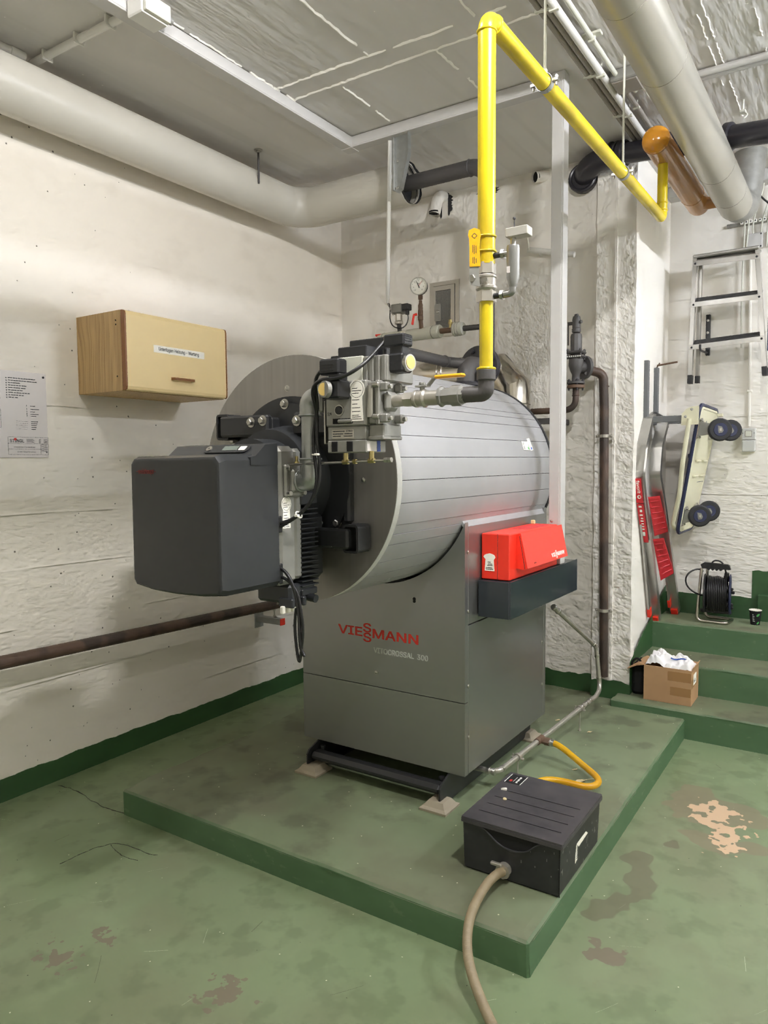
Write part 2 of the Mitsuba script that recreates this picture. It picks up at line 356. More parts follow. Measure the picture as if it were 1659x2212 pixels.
put('steps__step', worn_block((XS - .02, .485, .1), (XR + .05, YA + .05, .508), 8), 'step_paint', False)

# painted skirting with its ragged upper edge
def ragged(o, u, L, z0, z1, amp, nrm, seed, slope=0., n=0):
    n = n or max(8, int(L / .02)); t = np.linspace(0, L, n)
    o, u, nrm = np.asarray(o, float), U(u), U(nrm)
    top = z1 + slope * t + amp * 2 * (meshkit.fbm(np.c_[t * 9, t * 0, t * 0], 3, seed) - .5) + amp * .8 * (meshkit.noise(np.c_[t * 45, t * 0, t * 0], seed + 1) - .5)
    b = z0 + slope * t if np.isscalar(z0) else z0
    rings = []
    for i in range(n):
        p = o + u * t[i]
        rings.append(np.array([p + Z * b[i], p + Z * b[i] + nrm * .003, p + Z * top[i] + nrm * .003, p + Z * top[i]]))
    return ring_mesh(rings)
put('baseboard_left', ragged((0, YF, 0), Y, -YF, 0, .112, .007, X, 3), 'green_paint', 30, kind='structure')
put('baseboard_back', cat(ragged((.573, 0, 0), X, 1.365, ZP - .01, .225, .012, -Y, 4), ragged((0, 0, 0), X, .573, 0, .112, .007, -Y, 5)), 'green_paint', 30, kind='structure')
put('baseboard_pillar', ragged((1.935, -.060, 0), X, .236, ZP - .01, .225, .02, -Y, 6), 'green_paint', 30, kind='structure')
put('baseboard_steps', ragged((XS + .016, -.06, 0), Y, .92, .1, .36, .012, X, 7, .36), 'green_paint', 30, kind='structure')
put('baseboard_alcove', cat(ragged((XS, YA, .5), X, .565, 0, .15, .008, -Y, 8), ragged((2.716, YA - .001, .5), X, 2.9, 0, .335, .012, -Y, 9)), 'green_paint', 30, kind='structure')
put('baseboard_alcove__ledge', rb((2.752, YA - .035, .50), (XR, YA + .01, .682), .006), 'green_paint', False)

# board joints left standing on the ceiling, hairline cracks in the floor paint
def ridge(p0, p1, seed, w=.012, h=.007, gap=.25):
    p0, p1 = A(*p0, CE), A(*p1, CE); L = np.linalg.norm(p1 - p0); n = max(4, int(L / .018)); d = U(p1 - p0); s = np.cross(d, Z); out = []; run = []
    for t in np.linspace(0, 1, n):
        q = meshkit.noise(A(t * L * 14, seed * 3.1, 0)); q2 = meshkit.noise(A(t * L * 55, seed * 5.3, 2)); c = p0 + (p1 - p0) * t + s * .008 * (q2 - .5)
        a = w * (.35 + 1.1 * q2) * .5; hh = h * (.3 + 1.2 * q)
        if q < gap:
            if len(run) > 2: out.append(ring_mesh(run))
            run = []; continue
        run.append(np.array([c - s * a, c + s * a, c + s * a * .3 - Z * hh, c - s * a * .3 - Z * hh]))
    if len(run) > 2: out.append(ring_mesh(run))
    return cat(*out)
for i, (a, b, g) in enumerate([((1.416, -3.4), (1.407, -1.68), .2), ((.893, -3.4), (.869, -1.71), .12), ((.869, -1.71), (.872, -1.55), .1), ((.87, -1.69), (2.12, -1.66), .1), ((.875, -1.56), (2.2, -1.55), .3),
                               ((1.15, -1.545), (1.145, -1.1), .3), ((1.676, -1.545), (1.69, -1.14), .25), ((1.93, -3.2), (1.93, -1.68), .35), ((2.717, -2.0), (2.717, -.09), .12), ((2.89, -2.0), (2.893, -.2), .3), ((2.69, -2.0), (2.687, -.5), .45), ((3.1, -2.), (3.1, -.1), .3)]):
    put('ceiling__board_ridge', ridge(a, b, i, .012 if i < 8 else .007, .007 if i < 8 else .004), 'ridge_paint', False)
def crack(pts, w, seed):
    p = spline([(*q, 0) for q in pts], 10); p[:, :2] += .012 * (meshkit.fbm(p * 30 + seed, 3, seed)[:, None] - .5) * A(1, -1.3)
    r = []
    for i in range(len(p)):
        d = U(p[min(i + 1, len(p) - 1)] - p[max(i - 1, 0)]); s = np.cross(d, Z); a = w * (.3 + meshkit.noise(A(i * .9, seed, 0)))
        r.append(np.array([p[i] - s * a - Z * .001, p[i] + s * a - Z * .001, p[i] + s * a + Z * .0006, p[i] - s * a + Z * .0006]))
    return ring_mesh(r)
put('floor__hairline_crack', crack([(.058, -2.465), (.347, -2.473), (.462, -2.481), (.579, -2.47), (.713, -2.474), (.95, -2.447), (1.081, -2.426), (1.271, -2.416)], .0022, 3), 'crack_dark', False)
put('floor__hairline_crack', crack([(.71, -2.873), (.717, -2.775), (.754, -2.67), (.849, -2.64), (.986, -2.623)], .0018, 5), 'crack_dark', False)
put('floor__hairline_crack', crack([(.754, -2.67), (.86, -2.70), (.95, -2.69)], .0016, 8), 'crack_dark', False)

# ---------------------------------------------------------------- lamps (outside the frame)
for (c, hl, rad, lab) in LAMPS:
    k = thing('ceiling_light', lab, 'lamp', None)
    put(k + '__housing', rb((c[0] - .05, c[1] - hl - .04, c[2] + .034), (c[0] + .05, c[1] + hl + .04, c[2] + .075), .004), 'white_wall', False)
    for e in (-1, 1): put(k + '__hanger', cyl((c[0], c[1] + e * hl * .7, c[2] + .07), (c[0], c[1] + e * hl * .7, CE), .005), 'steel', 30)
    q = numbered(k + '__tube'); m = cyl((c[0], c[1] - hl, c[2]), (c[0], c[1] + hl, c[2]), .03, n=20)
    scene[q] = mikit.ply(m, 'white_wall', smooth=30); scene[q]['emitter'] = {'type': 'area', 'radiance': {'type': 'rgb', 'value': list(rad)}}

# ---------------------------------------------------------------- the boiler
BX, BZ, BR = 1.512, 1.512, .465
boiler = thing('boiler', 'large grey heating boiler, a horizontal drum on a sheet metal cabinet', 'boiler')
B = boiler + '__'
def arc_panel(a0, a1, y0, y1, r=BR, t=.010, n=5):
    a = np.radians(np.linspace(a0, a1, n)); o = np.c_[np.cos(a), np.sin(a)]; rings = []
    e = math.radians(.10)
    for y in (y0, y1):
        L = []
        for q, (c, s) in zip(a, o): L.append((BX + r * c, y, BZ + r * s))
        for q, (c, s) in zip(a[::-1], o[::-1]): L.append((BX + (r - t) * c, y, BZ + (r - t) * s))
        rings.append(np.array(L))
    return ring_mesh(rings)
cuts = sorted([10. * k for k in range(36)] + [335.4, 35.9])
for a0, a1 in zip(cuts, cuts[1:] + [360.]):
    put(B + 'cladding_strip', arc_panel(a0 + .13, a1 - .13, -2.335, -.862, BR - (.002 if a0 in (335.4,) else 0)), 'cladding', 40)
put(B + 'drum', cyl((BX, -2.33, BZ), (BX, -.87, BZ), BR - .008, n=72), 'dull_black', 30)
put(B + 'front_rim', annulus((BX, -2.361, BZ), Y, BR - .02, BR + .0015, .030, 96), 'rim_grey', 30)
put(B + 'rear_rim', annulus((BX, -.88, BZ), Y, BR - .022, BR + .005, .02, 96), 'dull_black', 30)
put(B + 'front_cover', cyl((BX, -2.3645, BZ), (BX, -2.361, BZ), BR + .001, n=96), 'disc_steel', 30)
put(B + 'rear_cover', cyl((BX, -.885, BZ), (BX, -.875, BZ), BR - .01, n=64), 'panel_grey', 30)
for p in ((1.837, -2.3645, 1.514), (1.489, -2.3645, 1.856)): put(B + 'cover_screw', screw(p, -Y, .009), 'steel', 40)
# cabinet: saddle shaped front, side panels, edge strips
x0, x1, yf, yb, zb, zs = 1.075, 1.950, -1.80, -.878, .245, 1.335
hole = Point(BX, BZ).buffer(BR + .012, 48)
up_front = sbox(x0, .5615, x1, zs).difference(hole); low_front = sbox(x0, zb, x1, .5585)
put(B + 'front_panel', plane_mesh(up_front, .03, (0, yf + .03, 0), X, Z), 'panel_grey', 30)
put(B + 'front_panel', plane_mesh(low_front, .03, (0, yf + .03, 0), X, Z), 'panel_grey', 30)
put(B + 'inner_body', cat(rb((x0 + .01, yf + .028, zb + .01), (x1 - .012, yb, 1.06), .002)), 'dull_black', False)
for sx, xo in ((1, x1), (-1, x0)):
    put(B + 'side_panel', rb((xo - sx * .012, yf + .032, zb), (xo, yb - .03, .887), .0015), 'panel_grey', False)
    put(B + 'side_panel', rb((xo - sx * .012, yf + .032, .891), (xo, yb - .03, zs - .028), .0015), 'panel_grey', False)
    put(B + 'side_lip', plane_mesh(Polygon([(0, 0), (.012, 0), (-.006, .034), (-.014, .034)]), abs(yb - yf) - .005, (xo - sx * .012, yf + .002 if sx < 0 else yb - .003, zs - .029), X * sx, Z), 'cladding', False)
    put(B + 'edge_strip', rb((xo - sx * .02, yb - .028, zb), (xo + sx * .001, yb, zs), .002), 'panel_grey', False)
for p in ((1.951, -1.772, 1.199), (1.951, -1.771, .949), (1.951, -1.771, .63), (1.951, -1.766, .407), (1.951, -.932, .639), (1.951, -.927, .416)): put(B + 'panel_screw', screw(p, X, .007), 'steel', 40)
put(B + 'panel_screw', screw((1.503, yf - .001, .626), -Y, .007), 'steel', 40)
put(B + 'sight_hole', plane_mesh(Point(0, 0).buffer(.007).union(Point(0, .01).buffer(.007)), .0012, (1.705, yf - .0002, .972), X, Z), 'void', False)
put(B + 'maker_lettering', viessmann((1.291, yf, .783), X, Z, .040, .434, .0012), 'red_print', False, 'red raised maker lettering')
put(B + 'model_lettering', text('VITOCROSSAL  300', .0235, (1.490, yf, .716), X, Z, .283, .0010), 'grey_print', False, 'pale grey model lettering')
# stickers on the drum
def on_drum(ang, y, w, h):
    a = math.radians(ang); n_ = A(math.cos(a), 0, math.sin(a)); t = A(-math.sin(a), 0, math.cos(a))
    return A(BX, y, BZ) + n_ * (BR + .0005), t, n_
o, t, n_ = on_drum(17.0, -1.18, 0, 0)
st = put(B + 'sticker', plane_mesh(sbox(-.036, -.022, .036, .022), .0012, o, Y, t), 'paper', False, 'white maintenance stickers with green and blue dots')
put(st + '__print', cat(*[plane_mesh(sbox(-.030, z_, -.030 + w_, z_ + .002), .0004, o + n_ * .0013, Y, t) for z_, w_ in ((.014, .02), (.008, .012), (.004, .015), (-.004, .012), (-.009, .017), (-.014, .014), (-.018, .018))]), 'dark_print', False)
put(st + '__dot', plane_mesh(Point(.026, -.013).buffer(.007), .0005, o + n_ * .0013, Y, t), 'leaf_green', False)
o2, t2, n2 = on_drum(18.2, -1.18 + .058, 0, 0)
st = put(B + 'sticker', plane_mesh(sbox(-.018, -.034, .018, .028), .0012, o2, Y + t2 * .12, t2 - Y * .12), 'paper', False)
put(st + '__dot', plane_mesh(Point(.004, -.023).buffer(.007), .0005, o2 + n2 * .0013, Y, t2), 'blue_print', False)
o3, t3, n3 = on_drum(73., -2.05, 0, 0)
put(B + 'tape_scrap', plane_mesh(Polygon([(-.03, -.006), (0, -.01), (.03, 0), (.026, .008), (0, 0), (-.028, .008)]), .001, o3, Y, t3), 'leaf_dry', False)
# base frame, rails, feet
base = put(B + 'base_frame', rb((1.16, -1.868, .165), (1.868, -1.80, .207), .016), 'black_iron', 30)
put(B + 'base_frame__cross_bar', rb((1.16, -.98, .165), (1.868, -.92, .205), .01), 'black_iron', 30)
for sx, xo in ((1, 1.878), (-1, 1.15)):
    prof = Polygon([(-1.885, .128), (-.9, .128), (-.9, .243), (-1.80, .243), (-1.872, .219), (-1.885, .203)])
    put(B + 'base_frame__rail', cat(plane_mesh(prof, .008, (xo + (0 if sx > 0 else .008) - .008 * (sx > 0), 0, 0), Y, Z), rb((min(xo, xo - sx * .06), -1.885, .126), (max(xo, xo - sx * .06), -.9, .135), .002)), 'black_iron', False)
def pad(x, y):
    pr = [(.062, 0), (.064, .012), (.050, .020), (.036, .040), (.030, .040)]
    return lathe([(r * 1.41, h) for r, h in pr], (x, y, ZP - .002), Z, 4, phase=math.pi / 4)
for x in (1.180, 1.862):
    for y in (-1.862, -.925): put(B + 'rubber_foot', pad(x, y), 'pad_beige', False)
for x in (1.19, 1.84): put(B + 'levelling_bolt', cat(cyl((x, -1.8, .135), (x, -1.8, .21), .008), hexa((x, -1.8, .21), (x, -1.8, .222), .014)), 'black_iron', 30)
# burner door with hinge arms
door = plane_mesh(Point(BX, BZ).buffer(.312, 40).intersection(sbox(1.15, 1.33, 1.795, 1.9)).union(sbox(1.24, 1.28, 1.75, 1.6)), .022, (0, -2.358, 0), X, Z)
dk = put(B + 'burner_door', door, 'black_iron', 30, 'black cast door behind the burner')
put(dk + '__ring', annulus((BX, -2.395, BZ), Y, .20, .285, .02, 64), 'black_iron', 30)
put(dk + '__boss', cyl((BX, -2.50, BZ), (BX, -2.38, BZ), .185, .205, 56), 'anthracite_dark', 30)
put(dk + '__rib', rb((1.765, -2.395, 1.36), (1.795, -2.355, 1.62), .008), 'black_iron', False)
def hinge(x0, x1, z0, z1, side):
    arm = rb((x0, -2.462, z0), (x1, -2.43, z1), .008)
    foot = rb((x0 + .01 if side < 0 else x0, -2.44, z0 + .008), (x1 if side < 0 else x1 - .05, -2.385, z1 - .008), .008)
    xe = x0 if side < 0 else x1
    cup = plane_mesh(rrect(.066, .10, .014).difference(rrect(.066, .10, .014).buffer(-.008)), .075, (xe - .033, -2.37, (z0 + z1) / 2 - .05), X, Z)
    return cat(arm, foot, cup)
hl = put(B + 'hinge_arm', hinge(1.225, 1.475, 1.675, 1.755, -1), 'black_iron', 30)
hr = put(B + 'hinge_arm', hinge(1.63, 1.835, 1.275, 1.345, 1), 'black_iron', 30)
h3 = put(B + 'hinge_arm', cat(rb((1.59, -2.458, 1.675), (1.79, -2.43, 1.755), .008), rb((1.58, -2.44, 1.67), (1.78, -2.385, 1.76), .008)), 'black_iron', 30)
for p in ((1.503, -2.396, 1.795), (1.228, -2.385, 1.665), (1.335, -2.39, 1.672), (1.664, -2.385, 1.356), (1.734, -2.385, 1.358)): put(dk + '__bolt', bolt(p, -Y, .013, .016), 'steel', 30)
for h_, ps in ((hl, ((1.454, 1.732), (1.395, 1.728))), (hr, ((1.655, 1.305),)), (h3, ((1.617, 1.726),))):
    for x, z in ps: put(h_ + '__bolt', bolt((x, -2.463, z), -Y, .013, .016), 'steel', 30)

# ---------------------------------------------------------------- the burner on the boiler's door
burner = thing('burner', 'black boxy gas burner hood with silver housing on the front of the boiler', 'burner')
N = burner + '__'
xl, xr = 1.302, 1.722
def hood():
    """front block: slightly bowed lower edge, chamfered corners; taller box behind with the sloping display panel"""
    o = [(xl + .018, 1.600), (xr - .02, 1.604), (xr - .002, 1.585), (xr, 1.19), (xr - .012, 1.173), (1.62, 1.163), (1.512, 1.160), (1.40, 1.164), (xl + .012, 1.176), (xl, 1.192), (xl + .002, 1.582)]
    b = [(x + (.004 if x > 1.5 else -.004), z) for x, z in o]
    L = np.array(o); c = L.mean(0); F = c + (L - c) * A(.93, .93)
    r = [np.c_[F[:, 0], np.full(len(F), -2.945), F[:, 1]], np.c_[(c + (L - c) * .972)[:, 0], np.full(len(L), -2.938), (c + (L - c) * .972)[:, 1]], np.c_[L[:, 0], np.full(len(L), -2.916), L[:, 1]], np.c_[np.array(b)[:, 0], np.full(len(L), -2.69), np.array(b)[:, 1]]]
    return ring_mesh(r)
put(N + 'hood', hood(), 'anthracite', 28)
hump = Polygon([(-2.815, 1.595), (-2.792, 1.6), (-2.748, 1.635), (-2.69, 1.640), (-2.69, 1.57), (-2.815, 1.57)])
put(N + 'hood_panel', plane_mesh(hump, 1.7255 - 1.315, (1.315, 0, 0), Y, Z), 'anthracite', False)
sl = U(A(0, .044, .035)); nn = U(A(0, -.035, .044)); oo = A(0, -2.782, 1.609)
dp = put(N + 'display', plane_mesh(rrect(.20, .040, .018), .003, oo + X * 1.475 + nn * .0005, X, sl), 'anthracite_dark', 30)
put(dp + '__screen', plane_mesh(sbox(.085, .010, .150, .032), .001, oo + X * 1.475 + nn * .0036, X, sl), 'screen_grey', False)
put(dp + '__button', plane_mesh(Point(.020, .020).buffer(.012).difference(Point(.02, .02).buffer(.004)), .003, oo + X * 1.475 + nn * .003, X, sl), 'steel', False)
put(dp + '__label', plane_mesh(sbox(.158, .010, .186, .030), .001, oo + X * 1.475 + nn * .0036, X, sl), 'paper', False)
put(N + 'lettering', text('-weishaupt-', .015, (1.345, -2.9459, 1.545), X, Z, .092, .0008), 'logo_red', False, 'small dark red lettering')
put(N + 'housing', rb((xl + .002, -2.69, 1.168), (xr + .003, -2.595, 1.632), .018), 'castgrey', False, 'silver cast housing')
put(N + 'housing_rim', rb((xl + .01, -2.605, 1.18), (xr - .002, -2.56, 1.625), .012), 'castgrey', False)
put(N + 'motor_body', rb((xl + .03, -2.57, 1.16), (xr - .03, -2.40, 1.40), .02), 'anthracite_dark', False)
for i in range(17):
    z = 1.15 + i * .0165
    put(N + 'cooling_fin', rb((xr - .12, -2.575, z), (xr + .004, -2.485, z + .005), .001), 'anthracite_dark', False)
put(N + 'fin_block', rb((xr - .10, -2.575, 1.432), (xr + .004, -2.487, 1.475), .004), 'anthracite_dark', False)
put(N + 'fin_block', rb((xr - .10, -2.575, 1.118), (xr + .004, -2.492, 1.142), .004), 'anthracite_dark', False)
put(N + 'neck', cyl((BX, -2.60, BZ), (BX, -2.498, BZ), .15, n=48), 'anthracite_dark', 30)
ps = put(N + 'plug_socket', cat(rb((xr - .16, -2.63, 1.098), (xr - .005, -2.49, 1.165), .01), *[rb((xr - .05, -2.64 + i * .03, 1.088), (xr + .012, -2.622 + i * .03, 1.12), .004) for i in range(3)], cyl((xr - .01, -2.535, 1.112), (xr + .03, -2.535, 1.107), .014)), 'anthracite_dark', 30)
put(ps + '__plug', cat(*[rb((xr - .034, -2.652 + i * .027, 1.068), (xr - .018, -2.638 + i * .027, 1.094), .003) for i in range(3)]), 'paper', False)
put(N + 'gland', rb((xr - .002, -2.691, 1.348), (xr + .006, -2.674, 1.402), .003), 'black_plastic', False)
put(N + 'gland', rb((xr - .002, -2.691, 1.178), (xr + .006, -2.674, 1.245), .003), 'black_plastic', False)
def keyhole_label(o, u, v, h, w=.4):
    """paper tag with a round head"""
    p = Point(0, h * .76).buffer(h * .235, 24).union(Polygon([(-h * .19, 0), (h * .19, 0), (h * .15, h * .7), (-h * .15, h * .7)]))
    n_ = np.cross(U(u), U(v)); o = np.asarray(o, float)
    body = plane_mesh(p, .0008, o, u, v)
    q = [plane_mesh(sbox(-h * .14, h * z, -h * .14 + h * l, h * (z + .018)), .0003, o + n_ * .0008, u, v) for z, l in ((.04, .28), (.09, .26), (.13, .2), (.22, .25), (.31, .24), (.40, .16), (.50, .22), (.66, .2), (.72, .28), (.78, .16))]
    q.append(plane_mesh(Point(0, h * .76).buffer(h * .2, 24).difference(Point(0, h * .76).buffer(h * .19, 24)), .0003, o + n_ * .0008, u, v))
    return body, cat(*q)
bm, bp = keyhole_label((xr + .0035, -2.652, 1.36), Y, Z, .105)
k = put(N + 'inspection_tag', bm, 'paper', False, 'white inspection tag'); put(k + '__print', bp, 'dark_print', False)

# gas pipe from the valve block down to the burner
gp = thing('burner_gas_pipe', 'silver gas pipe with two elbows running down to the burner side', 'pipe')
G = gp + '__'
YG, r40 = -2.61, .0285
put(G + 'flange', cat(rb((xr - .001, YG - .055, 1.462), (xr + .014, YG + .045, 1.572), .006), rb((xr + .01, YG - .04, 1.478), (xr + .034, YG + .03, 1.556), .008)), 'castgrey', False)
for yy in (YG - .042, YG + .032):
    for zz in (1.476, 1.558): put(G + 'bolt', cyl((xr + .012, yy, zz), (xr + .026, yy, zz), .0085, n=16, c=.001), 'steel', 30)
put(G + 'test_nipple', cat(cyl((xr + .016, YG + .0, 1.566), (xr + .016, YG + .0, 1.598), .0055), hexa((xr + .016, YG, 1.572), (xr + .016, YG, 1.58), .009)), 'brass', 30)
put(G + 'elbow', cat(tube(fillet([(xr + .03, YG, 1.517), (1.797, YG, 1.517), (1.797, YG, 1.588)], .055, 10), .0345, 24), torus((1.797, YG, 1.588), Z, .0345, .004), torus((xr + .036, YG, 1.517), X, .0345, .004)), 'galvanised', 30)
put(G + 'pipe', cyl((1.797, YG, 1.58), (1.797, YG, 1.74), r40, n=28), 'galvanised', 30)
put(G + 'elbow', cat(tube(fillet([(1.797, YG, 1.728), (1.797, YG, 1.786), (1.875, YG, 1.786)], .045, 10), .034, 24), torus((1.797, YG, 1.730), Z, .0345, .004), torus((1.868, YG, 1.786), X, .034, .004)), 'galvanised', 30)
put(G + 'flange', rb((1.868, YG - .05, 1.735), (1.884, YG + .05, 1.838), .006), 'castgrey', False)
for yy in (-.043, .043):
    for zz in (1.747, 1.828): put(G + 'bolt', cyl((1.855, YG + yy, zz), (1.872, YG + yy, zz), .008, n=16, c=.001), 'steel', 30)

# the gas valve block
vb = thing('gas_valve_block', 'silver cast gas valve block with black coils above the burner', 'valve')
V = vb + '__'
vx0, vx1, vy0, vy1 = 1.905, 2.060, -2.665, -2.545
put(V + 'body', cat(rb((vx0, vy0, 1.688), (vx1, vy1, 1.825), .004), rb((vx0 + .02, vy0 + .035, 1.82), (2.115, vy1 + .065, 1.90), .004), *[rb((2.03 + i * .022, vy0 + .030, 1.822), (2.044 + i * .022, vy0 + .037, 1.899), .002) for i in range(4)], rb((vx1 - .001, vy0 + .012, 1.693), (vx1 + .028, vy1, 1.82), .004)), 'castgrey', False)
put(V + 'inlet_flange', cat(rb((vx1 + .028, vy0 + .006, 1.69), (vx1 + .042, vy1 + .008, 1.822), .003), *[rb((vx1 + .04, vy0 + .01 + (i % 2) * .082, 1.695 + (i // 2) * .094), (vx1 + .068, vy0 + .032 + (i % 2) * .082, 1.722 + (i // 2) * .094), .004) for i in range(4)], rb((vx1 + .04, YG - .03, 1.73), (vx1 + .066, YG + .03, 1.788), .01)), 'castgrey', False)
for i in range(4):
    put(V + 'cap_screw', cyl((vx1 + .068, vy0 + .021 + (i % 2) * .082, 1.708 + (i // 2) * .094), (vx1 + .079, vy0 + .021 + (i % 2) * .082, 1.708 + (i // 2) * .094), .0075, n=14, c=.001), 'steel', 30)
    if i < 2: put(V + 'cap_screw', cyl((vx1 + .029, vy0 - .004 + 0, 1.712 + i * .095), (vx1 + .05, vy0 - .004, 1.712 + i * .095), .0085, n=14, c=.001), 'steel', 30)
put(V + 'lower_block', cat(rb((vx0 + .004, vy0 + .004, 1.645), (vx1 - .005, vy1, 1.688), .003), rb((vx1 - .006, vy0 + .02, 1.652), (vx1 + .05, vy1, 1.692), .004), rb((vx1 - .02, vy0 + .016, 1.645), (vx1 + .05, vy1 + .004, 1.656), .002)), 'castgrey', False)
put(V + 'sensor_block', rb((vx0 + .004, vy0 + .002, 1.606), (vx1 - .002, vy1 - .01, 1.645), .003), 'castgrey', False)
put(V + 'side_plate', rb((vx0 - .018, vy0 + .012, 1.635), (vx0 - .012, vy1, 1.77), .002), 'steel', False)
for dx in (.022, .080): put(V + 'plug_recess', rb((vx0 + dx, vy0 - .0005, 1.610), (vx0 + dx + .022, vy0 + .01, 1.641), .001), 'void', False)
put(V + 'name_plate', rb((vx0 + .022, vy0 + .0025, 1.650), (vx0 + .105, vy0 + .006, 1.678), .0005), 'nickel', False)
put(V + 'print', cat(*[plane_mesh(sbox(a, z, a + w, z + .003), .0005, (vx0 + .026, vy0 + .0025, 1.652), X, Z) for a, z, w in ((0, .019, .045), (0, .011, .04), (.045, .011, .03), (0, .004, .03), (.042, .004, .033))], text('DUNGS', .0055, (vx0 + .078, vy0 + .0024, 1.6705), X, Z, .024, .0005), text('379', .009, (vx0 + .008, vy0 - .0002, 1.722), X, Z, .016, .0006)), 'dark_print', False)
put(V + 'blue_label', rb((vx1 - .0025, vy0 + .060, 1.609), (vx1 - .0012, vy0 + .078, 1.643), .0002), 'blue_print', False)
put(V + 'side_label', rb((vx1 - .0025, vy0 + .006, 1.611), (vx1 - .0014, vy0 + .056, 1.640), .0002), 'poster', False)
put(V + 'inlet_slot', rb((vx0 + .028, vy0 - .0006, 1.695), (vx0 + .105, vy0 + .006, 1.712), .0005), 'void', False)
put(V + 'slot_bar', cyl((vx0 + .05, vy0 + .001, 1.7035), (vx0 + .103, vy0 + .001, 1.7035), .006), 'castgrey', 30)
put(V + 'adjust_knob', cat(cyl((vx0 + .055, vy0 + .002, 1.737), (vx0 + .055, vy0 - .008, 1.737), .013, n=20, c=.001)), 'black_plastic', 30)
put(V + 'adjust_ring', annulus((vx0 + .055, vy0, 1.737), -Y, .012, .017, .004, 24), 'steel', 30)
put(V + 'glass_tube', cat(cyl((vx1 + .012, vy0 + .006, 1.712), (vx1 + .012, vy0 + .006, 1.806), .011), ), 'steel', 30)
bm, bp = keyhole_label((vx1 - .034, vy0 - .0005, 1.702), X, Z, .125)
k = put(V + 'inspection_tag', bm, 'paper', False, 'white inspection tag'); put(k + '__print', bp, 'dark_print', False)
# coil housings on top, pressure switches with yellow faces
put(V + 'cover_plate', rb((1.892, vy0 + .028, 1.826), (2.027, vy0 + .040, 1.902), .002), 'insul_grey', False, 'pale cover plate')
put(V + 'coil_housing', rb((1.876, -2.56, 1.897), (1.99, -2.49, 1.948), .003), 'black_plastic', False)
put(V + 'coil_housing', rb((1.838, -2.55, 1.895), (1.878, -2.50, 1.925), .003), 'black_plastic', False)
put(V + 'coil_housing', rb((1.872, -2.49, 1.897), (2.02, -2.42, 1.980), .003), 'black_plastic', False)
for i in range(3): put(V + 'coil_rib', rb((2.0195, -2.48, 1.940 + i * .009), (2.0215, -2.43, 1.943 + i * .009), .0005), 'anthracite_dark', False)
def pressure_switch(o, flip):
    """small black box, yellow round window in front, plug housing above"""
    o = A(*o)
    k = put(V + 'pressure_switch', rb(o + A(-.030, -.032, -.028), o + A(.040, .028, .028), .006), 'black_plastic', False)
    put(k + '__bezel', cat(cyl(o + A(-.006, -.031, 0) if not flip else o + A(.040, -.004, 0), o + A(-.010, -.044, 0) if not flip else o + A(.052, -.006, 0), .0265, .025, 28)), 'castgrey' if not flip else 'steel', 30)
    put(k + '__window', cat(cyl(o + A(-.010, -.043, 0) if not flip else o + A(.051, -.006, 0), o + A(-.010, -.0455, 0) if not flip else o + A(.0535, -.0064, 0), .0195, n=28)), 'yellow_disc', 30)
    return k
k = pressure_switch((1.962, -2.690, 1.797), False)
put(k + '__plug', cat(rb((1.918, -2.715, 1.842), (1.995, -2.668, 1.890), .006), rb((1.952, -2.712, 1.822), (1.998, -2.672, 1.845), .003), *[rb((1.930, -2.7165, 1.853 + i * .009), (1.975, -2.714, 1.856 + i * .009), .0005) for i in range(3)]), 'black_plastic', False)
k = pressure_switch((2.122, -2.588, 1.874), True)
put(k + '__plug', cat(rb((2.085, -2.610, 1.925), (2.160, -2.555, 1.962), .005), rb((2.105, -2.604, 1.898), (2.150, -2.562, 1.93), .003), *[rb((2.1595, -2.605, 1.932 + i * .007), (2.1615, -2.565, 1.935 + i * .007), .0005) for i in range(4)]), 'black_plastic', False)
put(V + 'peg', cyl((2.075, -2.585, 1.895), (2.075, -2.585, 1.922), .0055), 'anthracite_dark', 30)
# thin impulse line with compression fittings under the block
put(V + 'impulse_tube', cyl((1.63, -2.64, 1.566), (2.118, -2.64, 1.583), .0042, n=12), 'steel', 30)
for x, l in ((1.952, .022), (1.992, .012), (2.050, .022), (2.108, .012), (2.122, .012)):
    z = 1.566 + (x - 1.63) * .0348
    put(V + 'fitting', cat(hexa((x, -2.64, z), (x + l, -2.64, z + .0005), .0085), *( [hexa((x + .011, -2.64, z), (x + .011, -2.64, z + .03), .008)] if l > .02 else [])), 'brass' if x < 2.1 else 'steel', 20)

# cables
cb = thing('burner_cable', 'black cable running from the coil down the gas pipe to the burner hood', 'cable')
put(cb + '__cord', cat(tube(spline([(2.088, -2.60, 1.945), (2.07, -2.65, 1.895), (2.045, -2.70, 1.850), (1.995, -2.722, 1.828), (1.94, -2.725, 1.826), (1.893, -2.71, 1.805), (1.868, -2.665, 1.74), (1.862, -2.655, 1.65), (1.866, -2.65, 1.58), (1.862, -2.655, 1.50), (1.82, -2.66, 1.435), (1.775, -2.67, 1.398), (1.727, -2.685, 1.380)], 8), .0058, 10)), 'cable_black', 40)
put(cb + '__cord', cat(tube(spline([(1.920, -2.70, 1.858), (1.886, -2.69, 1.82), (1.876, -2.67, 1.76), (1.853, -2.655, 1.70), (1.850, -2.655, 1.60), (1.858, -2.655, 1.52), (1.835, -2.66, 1.45), (1.77, -2.675, 1.392), (1.727, -2.685, 1.368)], 8), .0058, 10)), 'cable_black', 40)
put(cb + '__tie', cat(torus((1.856, -2.654, 1.602), Z, .012, .0025, 16, 6), rb((1.862, -2.672, 1.599), (1.876, -2.662, 1.606), .001)), 'paper', 30)
put(cb + '__tie', cat(torus((1.79, -2.665, 1.408), U(A(.6, 0, .5)), .012, .0025, 16, 6), rb((1.786, -2.684, 1.402), (1.80, -2.672, 1.410), .001)), 'paper', 30)
lc = thing('looped_cable', 'black cable loop hanging below the burner hood', 'cable')
